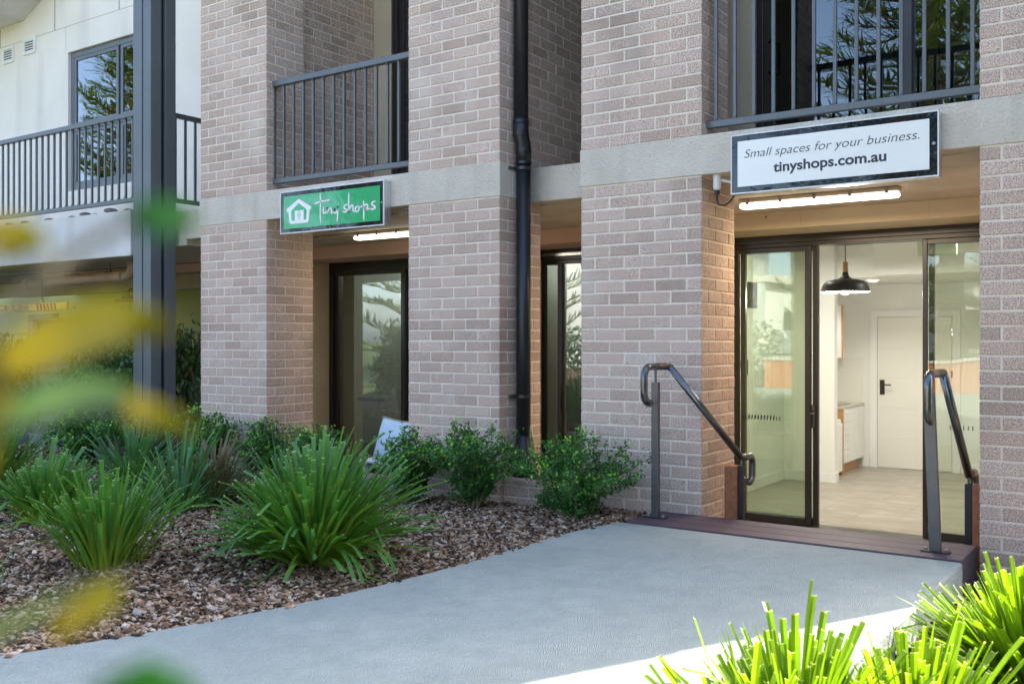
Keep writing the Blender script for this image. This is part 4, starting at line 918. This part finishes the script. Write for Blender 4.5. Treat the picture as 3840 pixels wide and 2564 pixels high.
# ---------------------------------------------------------------- CUSHION / BENCH in bay one
bn=thing('outdoor_bench','white slatted outdoor bench in front of the left glass door, mostly hidden by plants','bench',(-5.75,.35,.06))
for i in range(5): rel(B(-5.98,-5.35,.10+i*.09,.17+i*.09,.235,.255),bn).build('slat',M['white'],bn,bevel=.003)
for x in (-5.95,-5.42):
    for y in (.13,.50): rel(B(x,x+.04,y,y+.04,.06,.2345),bn).build('leg',M['white'],bn)
cu=thing('cushion','pale blue outdoor cushion with rope piping leaning beside the second brick pillar','cushion',(-5.6,.25,.255),0)
nx=18; mb=MB(); W=.52;Hh=.40
def cpos(u,v,side):
    k=(1-abs(2*u-1)**3.2)*(1-abs(2*v-1)**3.2); th=.075*k**.55
    pin=.018*math.sin(math.pi*u); pinv=.018*math.sin(math.pi*v)
    x=(u-.5)*(W-2*pinv*1)+ (v-.5)*.06; z=v*Hh-pin*(2*v-1); return (x,side*th+ .07*v,z)
for side in (-1,1):
    vs=[cpos(i/nx,j/nx,side) for j in range(nx+1) for i in range(nx+1)]
    fs=[((j*(nx+1)+i),(j*(nx+1)+i+1),((j+1)*(nx+1)+i+1),((j+1)*(nx+1)+i)) for j in range(nx) for i in range(nx)]
    if side>0: fs=[f[::-1] for f in fs]
    mb.add(vs,fs)
o=mb.build('cover',M['bluewhite'],cu,smooth=True)
edge=[cpos(i/nx,0,0) for i in range(nx+1)]+[cpos(1,j/nx,0) for j in range(1,nx+1)]+[cpos(1-i/nx,1,0) for i in range(1,nx+1)]+[cpos(0,1-j/nx,0) for j in range(1,nx+1)]
MB().tube(edge,.009,8,cap=False).build('piping',M['rope'],cu,smooth=True)
cu.location=(-5.56,.10,.225); cu.rotation_euler=(0,math.radians(2),math.radians(-12))

# ---------------------------------------------------------------- PLANTS
def strap_mesh(seed,n,h,spread,wd,updev=.9,cut=True,droop=.35,minang=0):
    rg=random.Random(seed); mb=MB(); a0=rg.uniform(0,6.28)
    for i in range(n):
        a=rg.uniform(0,2*math.pi); q=rg.random()**.75; el=math.radians(86-q*spread+rg.uniform(-6,6)); L=h*rg.uniform(.72,1.06)*(1-.10*q)*(1+.13*math.cos(a-a0)+.06*math.sin(3*a+a0)); rb=rg.uniform(0,.11)*(.4+q)
        w0=wd*rg.uniform(.75,1.2); px,py,pz=rb*math.cos(a),rb*math.sin(a),-.02
        bend=droop*rg.uniform(.2,1.3)*(.3+q); seg=7; az=a+rg.uniform(-.25,.25); tw=rg.uniform(-.6,.6); t0=rg.uniform(-.3,.22)
        if rg.random()<.09: bend*=4.5; L*=1.18
        pts=[]; e=el; x,y,z=px,py,pz
        for k in range(seg+1):
            pts.append((x,y,z,e)); e2=e-bend*(k/seg)*.35; ds=L/seg; x+=math.cos(e2)*math.cos(az)*ds; y+=math.cos(e2)*math.sin(az)*ds; z+=math.sin(e2)*ds; e=e2
            if z<.02 and k>2: e=max(e,.0); z=max(z,.02)
        vs=[];at=[]
        for k,(x,y,z,e) in enumerate(pts):
            s_=k/seg; ww=w0*(.55+.45*min(1,s_*3)) * (1 if cut else (1-s_**2.2)+.03)
            side=Vector((-math.sin(az+tw*s_),math.cos(az+tw*s_),0)); nrm=Vector((-math.sin(e)*math.cos(az),-math.sin(e)*math.sin(az),math.cos(e)))
            c=Vector((x,y,z)); vs+= [tuple(c-side*ww/2+nrm*ww*.16),tuple(c-nrm*ww*.06),tuple(c+side*ww/2+nrm*ww*.16)]
            at+= [min(.9,max(0,s_*.85+t0))]*3
        if rg.random()<.22:
            for m_ in range(4):
                k0=len(vs)-3*(m_+1); f_=(.06,.45,.75,.92)[m_]; c0=Vector(vs[k0+1])
                for j_ in (0,2): vs[k0+j_]=tuple(c0.lerp(Vector(vs[k0+j_]),f_))
        elif cut:
            x,y,z,e=pts[-1]; side=Vector((-math.sin(az+tw),math.cos(az+tw),0)); d=Vector((math.cos(e)*math.cos(az),math.cos(e)*math.sin(az),math.sin(e))); c=Vector((x,y,z)); nrm=Vector((-math.sin(e)*math.cos(az),-math.sin(e)*math.sin(az),math.cos(e)))
            k1=rg.uniform(.003,.012);k2=rg.uniform(.003,.012)
            vs+=[tuple(c+d*k1-side*w0/2+nrm*w0*.16),tuple(c+d*.005-nrm*w0*.06),tuple(c+d*k2+side*w0/2+nrm*w0*.16)]; at+=[1.0]*3
            for m_ in (3,2,1): at[len(at)-3-m_]=.90
        ns=len(vs)//3; fs=[]
        for k in range(ns-1): fs+=[(3*k,3*k+1,3*k+4,3*k+3),(3*k+1,3*k+2,3*k+5,3*k+4)]
        mb.add(vs,fs,at)
    return mb
def clump(loc,seed,n,h,spread,wd,m,label,rz=0,**kw):
    o=strap_mesh(seed,n,h,spread,wd,**kw)
    t=thing('strappy_plant',label,'plant',loc,rz,'clumps of strappy plants')
    o.build('leaves',M[m],t,attr=True); return t
clump((-4.02,-2.30,.05),1,700,.70,56,.023,'strap','large green strappy clump nearest the curve of the path',droop=.5)
clump((-4.78,-3.08,.05),2,250,.58,32,.019,'strap','upright strappy clump with tall cut blades at the front left',droop=.4)
clump((-6.5,-2.45,.05),3,240,.50,50,.026,'strap','dense dark strappy clump at the left edge behind the upright one',droop=.4)
clump((-5.95,-1.75,.05),12,90,.45,45,.020,'strap_dark','green strappy clump between the upright clump and the brown one',droop=.4)
clump((-6.1,-1.35,.05),4,170,.50,55,.020,'strap_dry','browning strappy clump in the middle of the garden bed',droop=.3)
clump((-6.25,-1.55,.05),14,90,.62,55,.022,'strap_dark','green strappy blades growing behind the browning clump',droop=.3)
clump((-5.6,-1.05,.05),5,90,.50,60,.024,'strap_dark','small blue-green strappy clump behind the large one',droop=.35)
clump((-8.0,-2.0,.05),6,180,.70,45,.026,'strap','tall strappy clump at the far left edge',droop=.3)
clump((-7.4,-1.15,.05),7,150,.6,60,.024,'strap_dark','dark strappy clump in front of the louvred cabinet',droop=.4)
# sunlit right front clumps
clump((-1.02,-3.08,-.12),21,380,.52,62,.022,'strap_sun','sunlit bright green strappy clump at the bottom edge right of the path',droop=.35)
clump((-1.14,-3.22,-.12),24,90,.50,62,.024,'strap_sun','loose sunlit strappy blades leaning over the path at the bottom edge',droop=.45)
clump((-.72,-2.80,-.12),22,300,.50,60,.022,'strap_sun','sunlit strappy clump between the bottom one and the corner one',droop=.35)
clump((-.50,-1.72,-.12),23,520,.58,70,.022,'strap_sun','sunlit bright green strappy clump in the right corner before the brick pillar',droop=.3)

def shrub_mesh(seed,h,w,nleaf,lsize,stems=9):
    rg=random.Random(seed); tw=MB(); lf=MB(); tips=[]
    for s_ in range(stems):
        a=rg.uniform(0,2*math.pi); out=rg.uniform(.1,1)**.7*w/2; hh=h*rg.uniform(.6,1.05)*(1-.25*(out/(w/2))**2)
        p0=Vector((rg.uniform(-.05,.05),rg.uniform(-.05,.05),-.02)); p3=Vector((out*math.cos(a),out*math.sin(a),hh)); pm=p0.lerp(p3,.5)+Vector((-.25*out*math.cos(a)+rg.uniform(-.04,.04),-.25*out*math.sin(a)+rg.uniform(-.04,.04),.02))
        pts=[p0.lerp(pm,t/3) for t in range(3)]+[pm.lerp(p3,t/3) for t in range(4)]
        tw.tube(pts,.004,5,rad=[.0065-.0008*i for i in range(7)])
        nb=7
        for b in range(nb):
            t=.22+.76*b/nb; i=min(5,int(t*6)); base=pts[i].lerp(pts[i+1],t*6-i)
            aa=rg.uniform(0,2*math.pi); ln=h*rg.uniform(.13,.27); e=rg.uniform(.2,1.1)
            d=Vector((math.cos(aa)*math.cos(e),math.sin(aa)*math.cos(e),math.sin(e))); tip=base+d*ln; 
            tw.tube([base,base.lerp(tip,.5)+Vector((0,0,.006)),tip],.002,4); tips.append((base,tip))
        tips.append((pts[-2],pts[-1]+(pts[-1]-pts[-2])*.3)); 
    per=max(3,int(nleaf/len(tips)))
    for base,tip in tips:
        d=(tip-base); 
        for k in range(per):
            t=rg.uniform(.05,1.0); c=base+d*t+Vector((rg.gauss(0,.02),rg.gauss(0,.02),rg.gauss(0,.016)))
            if c.z<.0: continue
            s_=lsize*rg.uniform(.6,1.15); q=Vector((rg.gauss(0,1),rg.gauss(0,1),rg.gauss(.35,.8))).normalized(); side=q.cross(Vector((rg.gauss(0,1),rg.gauss(0,1),rg.gauss(0,1)))).normalized(); nr=side.cross(q)
            tnt=rg.uniform(.0,.75)
            if t>.82 and rg.random()<.45 and c.z>h*.35: tnt=1.0
            lf.add([tuple(c),tuple(c+q*s_*.5+side*s_*.32+nr*s_*.06),tuple(c+q*s_),tuple(c+q*s_*.5-side*s_*.32+nr*s_*.06)],[(0,1,2,3)],tnt)
    return tw,lf
def shrub(loc,seed,h,w,n,ls,label,stems=10,m='boxleaf'):
    tw,lf=shrub_mesh(seed,h*1.02,w,int(n*3.3),ls*1.1,int(stems*1.9)); t=thing('shrub',label,'shrub',loc,0,'small-leaved shrubs along the brick wall')
    tw.build('stems',M['twig'],t,smooth=True); lf.build('foliage',M[m],t,attr=True); return t
shrub((-4.98,-.36,.03),41,.58,.80,2600,.026,'small-leaved green shrub in front of the second pillar beside the cushion',14)
shrub((-4.34,-.36,.03),42,.60,1.0,3000,.026,'small-leaved green shrub in front of the downpipe',15)
shrub((-3.42,-.38,.03),43,.62,1.0,3200,.025,'bushy small-leaved shrub between the middle door and the deck',16)
shrub((-3.80,-.12,.03),44,.20,.25,400,.02,'tiny low shrub at the foot of the low brick sill',6)
shrub((-6.15,-.22,.03),45,.58,.7,2200,.026,'green shrub under the left glass door',12)
shrub((-6.75,-.30,.03),46,.55,.6,2000,.026,'green shrub at the right foot of the first brick pillar',12)
shrub((-7.45,-.36,.03),47,.60,.8,2500,.028,'green shrub against the front of the first brick pillar',13)
shrub((-8.35,-.40,.03),48,.62,.95,2800,.03,'dark green shrub left of the first brick pillar',14)
shrub((-9.2,-.5,.03),49,.55,.9,2300,.03,'dark green shrub before the steel column',12)
# snake plant in bay two
q=thing('snake_plant','yellow-striped upright snake plant leaves beside the downpipe','plant',(-4.12,.17,.0))
def blade(pts,wd,mb,ny=Vector((0,-1,0))):
    vs=[];n_=len(pts)
    for i,p in enumerate(pts):
        s_=i/(n_-1); w_=wd*(.6+.4*math.sin(s_*math.pi*.8))*(1-s_**5)+.001; p=Vector(p); vs+=[tuple(p+Vector((-w_,.0,0))),tuple(p+Vector((0,w_*.4,0))),tuple(p+Vector((w_,0,0)))]
    mb.add(vs,[f for k in range(n_-1) for f in ((3*k,3*k+1,3*k+4,3*k+3),(3*k+1,3*k+2,3*k+5,3*k+4))])
for (dx,dz,lean,w_) in ((0,.62,-.075,.024),(.1,.34,-.02,.02),(.15,.26,.05,.024),(.20,.36,-.04,.014)):
    mb=MB(); blade([(dx+lean*t**1.3,0,.02+dz*t) for t in [i/8 for i in range(9)]],w_,mb); mb.build('leaf',M['snake'],q,smooth=True)

# weeping fig tree under the balcony and branches by the first pillar
def leafy(mb,c,rg,s_,down=.8,tint=None):
    q=Vector((rg.gauss(0,.5),rg.gauss(0,.5),-down+rg.gauss(0,.3))).normalized(); side=q.cross(Vector((rg.gauss(0,1),rg.gauss(0,1),.2))).normalized(); nr=side.cross(q)
    mb.add([tuple(c),tuple(c+q*s_*.35+side*s_*.20+nr*s_*.05),tuple(c+q*s_*.75+side*s_*.14),tuple(c+q*s_),tuple(c+q*s_*.75-side*s_*.14),tuple(c+q*s_*.35-side*s_*.20+nr*s_*.05)],[(0,1,2,3),(0,3,4,5)],tint if tint is not None else rg.uniform(0,.9))
def weeping(loc,h,w,nl,seed,label,ls=.07):
    rg=random.Random(seed); t=thing('weeping_tree',label,'tree',loc)
    tk=MB(); tk.tube([(0,0,-.1),(.02,0,h*.2),(-.03,.02,h*.42),(0,0,h*.55)],.04,10,rad=[.05,.042,.036,.03])
    lf=MB()
    for b in range(34):
        a=rg.uniform(0,2*math.pi); z0=h*rg.uniform(.35,.6); r_=w/2*rg.uniform(.35,1); top=h*rg.uniform(.6,1.0)
        p0=Vector((0,0,z0)); p1=Vector((r_*.5*math.cos(a),r_*.5*math.sin(a),top)); p2=Vector((r_*math.cos(a),r_*math.sin(a),top-h*rg.uniform(.05,.3)))
        pts=[p0.lerp(p1,k/3) for k in range(3)]+[p1.lerp(p2,k/3) for k in range(4)]
        tk.tube(pts,.006,5,rad=[.014,.012,.010,.008,.006,.005,.003])
        for k in range(nl//34):
            u=rg.uniform(.35,1)*5.99; i=int(u); c=pts[i].lerp(pts[min(i+1,6)],u-i)+Vector((rg.gauss(0,.07),rg.gauss(0,.07),rg.gauss(-.03,.09))); leafy(lf,c,rg,ls*rg.uniform(.7,1.2))
    tk.build('trunk',M['bark'],t,smooth=True); lf.build('crown',M['figleaf'],t,attr=True); return t
weeping((-9.62,.0,-.05),1.66,1.35,3600,61,'weeping small tree with drooping dark leaves before the car park')
weeping((-9.25,.80,.0),1.45,.85,1300,62,'leafy dark sapling peeking out behind the first brick pillar',.08)
weeping((-12.3,.2,-.05),1.4,1.6,1800,63,'dark leafy shrub tree left of the louvred cabinet',.08)

# ---------------------------------------------------------------- NEAR LEAVES (out of focus, a shrub beside the photographer)
def camp(px,py,t):  # world point from an image pixel position and a depth from the camera
    s0,c0=math.sin(math.radians(34.558)),math.cos(math.radians(34.558)); u=(px/.61146-1920)/3650*t; v=-(py/.61146-1276)/3650*t
    return Vector((-s0*t+c0*u,-6.163+c0*t+s0*u,1.30+v))
NP=thing('leafy_shrub','blurred yellow and green leafy branch hanging close to the camera at the left edge','shrub',camp(-300,1200,.40))
def nleaf(pts,m,name='leaf',bulge=.0):
    # pts: list of (px,py,dist,half width in m)
    pts=[(a,b,t*.72,w_*.72) for a,b,t,w_ in pts]; vs=[];ax=[]
    P=[camp(a,b,t) for a,b,t,_ in pts]; n_=len(P); cd_=Vector((-math.sin(math.radians(34.558)),math.cos(math.radians(34.558)),0))
    mb=MB()
    for i,p in enumerate(P):
        d=(P[min(i+1,n_-1)]-P[max(i-1,0)]).normalized(); sd_=d.cross(cd_).normalized(); w_=pts[i][3]
        nr=sd_.cross(d)
        vs+=[tuple(p-sd_*w_),tuple(p-sd_*w_*.5+nr*w_*.18),tuple(p+nr*w_*.05),tuple(p+sd_*w_*.5+nr*w_*.18),tuple(p+sd_*w_)]; ax+=[i/(n_-1)*.9]*5
    fs=[(5*k+j,5*k+j+1,5*k+5+j+1,5*k+5+j) for k in range(n_-1) for j in range(4)]
    mb.add(vs,fs,ax); return rel(mb,NP).build(name,M[m],NP,smooth=True,attr=True)
nleaf([(-90,880,.31,.001),(0,840,.31,.005),(90,795,.30,.0075),(180,755,.30,.0085),(270,735,.30,.0075),(350,745,.30,.005),(400,760,.31,.001)],'near_yellow')
nleaf([(-60,1010,.31,.001),(30,950,.31,.004),(110,915,.30,.0055),(200,900,.30,.0055),(290,915,.30,.005)],'near_teal')
nleaf([(230,915,.305,.002),(310,935,.30,.0042),(380,960,.30,.0036),(455,990,.31,.001)],'near_yellow')
nleaf([(-40,530,.29,.004),(20,545,.29,.007),(60,560,.29,.007),(95,580,.30,.003)],'near_yellow')
nleaf([(300,480,.29,.003),(345,500,.29,.006),(390,500,.29,.006),(440,495,.29,.003)],'near_green')
nleaf([(380,520,.30,.003),(415,500,.30,.005),(450,515,.30,.002)],'near_pale')
nleaf([(120,1460,.30,.002),(190,1400,.30,.0045),(240,1370,.30,.005),(275,1330,.30,.001)],'near_yellow')
nleaf([(-80,1500,.32,.002),(0,1440,.32,.003),(80,1405,.32,.0025),(160,1360,.32,.002),(300,1310,.33,.001)],'near_pale')
nleaf([(200,1620,.27,.003),(270,1605,.27,.0075),(340,1595,.27,.0105),(410,1605,.27,.0075),(470,1640,.27,.003)],'near_green')
nleaf([(-70,1120,.30,.003),(-40,1000,.30,.006),(-10,900,.30,.006),(-30,800,.30,.003)],'near_yellow')
st_=MB(); st_.tube([camp(120,620,.24),camp(200,560,.22),(camp(330,490,.21))],.0014,8); st_.tube([camp(-300,1200,.4),camp(-120,900,.36),camp(-20,760,.25),camp(120,620,.21)],.002,8); st_.tube([camp(-300,1200,.4),camp(-100,1010,.31)],.002,8); st_.tube([camp(-300,1200,.4),camp(-200,1500,.35),camp(-80,1500,.32)],.002,8); st_.tube([camp(-200,1500,.35),camp(0,1650,.3),camp(180,1610,.27)],.002,8)
rel(st_,NP).build('stem',M['twig'],NP,smooth=True)
base=camp(-300,1200,.4); st_=MB(); st_.tube([base,(base.x-.02,base.y,.5),(base.x,base.y,.06)],.01,8); rel(st_,NP).build('trunk',M['bark'],NP,smooth=True)

# ---------------------------------------------------------------- WHAT THE GLASS REFLECTS (across the garden, behind the camera)
def pine_mesh(seed,H,tiers,wd):
    rg=random.Random(seed); lf=MB(); tk=MB(); tk.tube([(0,0,-.3),(0,0,H*.5),(0,0,H)],.3,10,rad=[.36,.22,.03])
    for k in range(tiers):
        f=k/tiers; z=1.2+f*(H-1.6); R_=wd*(1-f)**.8+.3; nb=9
        for b in range(nb):
            a=2*math.pi*(b+rg.random()*.6)/nb; L=R_*rg.uniform(.8,1.1); pts=[Vector((L*u*math.cos(a),L*u*math.sin(a),z-.25*L*u*(1-u)+.10*L*u*u)) for u in (0,.25,.5,.75,1)]
            tk.tube(pts,.03,4,rad=[.05,.04,.03,.02,.01])
            for m_ in range(int(44*L)):
                u=rg.uniform(.15,1.0)*3.99; i=int(u); c=pts[i].lerp(pts[i+1],u-i); sa=rg.choice((-1,1))*rg.uniform(.5,1.3); ln=rg.uniform(.3,.65); d=Vector((math.cos(a+sa),math.sin(a+sa),rg.uniform(-.15,.5))).normalized(); up=Vector((0,0,.06)); sd_=d.cross(Vector((0,0,1))).normalized()*.022
                lf.add([tuple(c-sd_),tuple(c+sd_),tuple(c+d*ln+sd_*.5+up),tuple(c+d*ln-sd_*.5+up)],[(0,1,2,3)],rg.uniform(0,.95))
    return tk,lf
tk,lf=pine_mesh(5,15,19,4.2)
tkm=tk.build('trunk',M['bark']); lfm=lf.build('crown',M['pine'],attr=True)
first=True
for (x,y,rz,lab) in ((-5.5,-19,0,'tall pine reflected in the upper right balcony glass'),(-23,-19,1.0,'tall pine reflected in the left glass door'),(-36,-17,2.0,'tall pine reflected in the far left window'),(-44,-22,3.1,'tall pine behind the others, reflected in the far left window')):
    t=thing('pine_tree',lab,'tree',(x,y,-.52),rz,'pines across the street seen in the glass'); t.scale=(1.5,1.5,1.5) if x<-30 else (1.15,1.15,1.15)
    if first: tkm.parent=t; lfm.parent=t; first=False
    else:
        for s_ in (tkm,lfm):
            c=s_.copy(); COL.objects.link(c); c.parent=t
def house(x0,x1,y0,y1,h,m,label):
    t=thing('house',label,'building',((x0+x1)/2,(y0+y1)/2,-.5)); rel(B(x0,x1,y0,y1,-.5,h),t).build('wall',M[m],t)
    rel(B(x0-.4,x1+.4,y0-.4,y1+.4,h,h+.3),t).build('roof',M['slab'],t)
    x=x0+.8
    while x<x1-1.5:
        w_=rel(B(x,x+1.3,y1+.001,y1+.05,1.0,2.4),t).build('window',M['black_gloss'],t); x+=3.1
    return t
house(-14,-1.2,-34,-27,3.6,'white','white house across the street seen in the door glass')
house(-30,-17,-36,-28,6.0,'white','tall pale house across the street seen in the middle door glass')
t=thing('fence','thin black pool fence across the garden, seen only in the door glass','fence',(-14,-12.5,0))
for z in (-.3,.95): rel(B(-40,4,-12.52,-12.48,z,z+.04),t).build('rail',M['black'],t)
mb=MB(); x=-40
while x<4: mb.box(x,x+.016,-12.508,-12.492,-.2599,.9499); x+=.11
o=rel(mb,t).build('pickets',M['black'],t); o['kind']='stuff'
t=thing('low_wall','low terracotta wall behind the fence, seen only in the door glass','wall',(-6,-16,0)); rel(B(-10,-2,-16.2,-16,-.5,.75),t).build('wall',M['orange'],t,bevel=.02); rel(B(-10.05,-1.95,-16.25,-15.95,.751,.82),t).build('coping',M['slab'],t)
t=thing('hedge','long clipped hedge across the garden, seen only in the door glass','hedge',(-16,-17,0))
rg=random.Random(8); mb=MB()
for i in range(9000):
    c=Vector((rg.uniform(-9,6),rg.uniform(-1,1)*.6,rg.uniform(-.2,2.0)*rg.uniform(.75,1))); leafy(mb,c,rg,.16,.2)
mb.build('foliage',M['hedge'],t,attr=True); MB().tube([(-9,0,0),(6,0,0)],.35,8).build('stems',M['bark'],t)
s=B(-60,40,-25,-21,-.5,-.485).build('road',M['asphalt']); tag(s,kind='structure')

rg=random.Random(18)  # added unseen hedge: shuts out sky so the pillar side faces turn darker
t=thing('hedge','added tall dark hedge out of view at far right, blocking sky light from the pillar sides','hedge',(4.2,-5,-.3)); mb=MB()
for i in range(16000):
    c=Vector((rg.uniform(-1.2,1.2),rg.uniform(-7,5),rg.uniform(0,6.5))); leafy(mb,c,rg,.30,.3)
mb.build('foliage',M['hedge'],t,attr=True)
for y in (-6,-3,0,3): MB().tube([(0,y,0),(.1,y,3),(0,y,6)],.1,8).build('trunk',M['bark'],t)
# van reflected in the doorway glass
t=thing('van','white delivery van parked across the street, seen only in the door glass','van',(-9.3,-20.6,-.484))
prof_=[(-2.4,.35),(2.3,.35),(2.45,.9),(2.3,1.15),(1.7,1.95),(1.4,2.1),(-2.3,2.1),(-2.45,1.9)]
mb=MB(); mb.prism(prof_,-.95,.95); mb.build('body',M['white'],t,bevel=.06)
B(.5,1.55,.951,.96,1.25,1.85).build('window',M['black_gloss'],t)
for x in (-1.6,1.5):
    for y in (-.9,.9): w_=MB().tube([(x,y-.1,.35),(x,y+.1,.35)],.35,24).build('wheel',M['black'],t); MB().tube([(x,y+.1,.35),(x,y+.112,.35)],.2,16).build('rim',M['alu'],w_)

# tidy: remove zero-data leftovers
for o in list(bpy.data.objects):
    if o.type=='EMPTY' and not o.children: bpy.data.objects.remove(o)
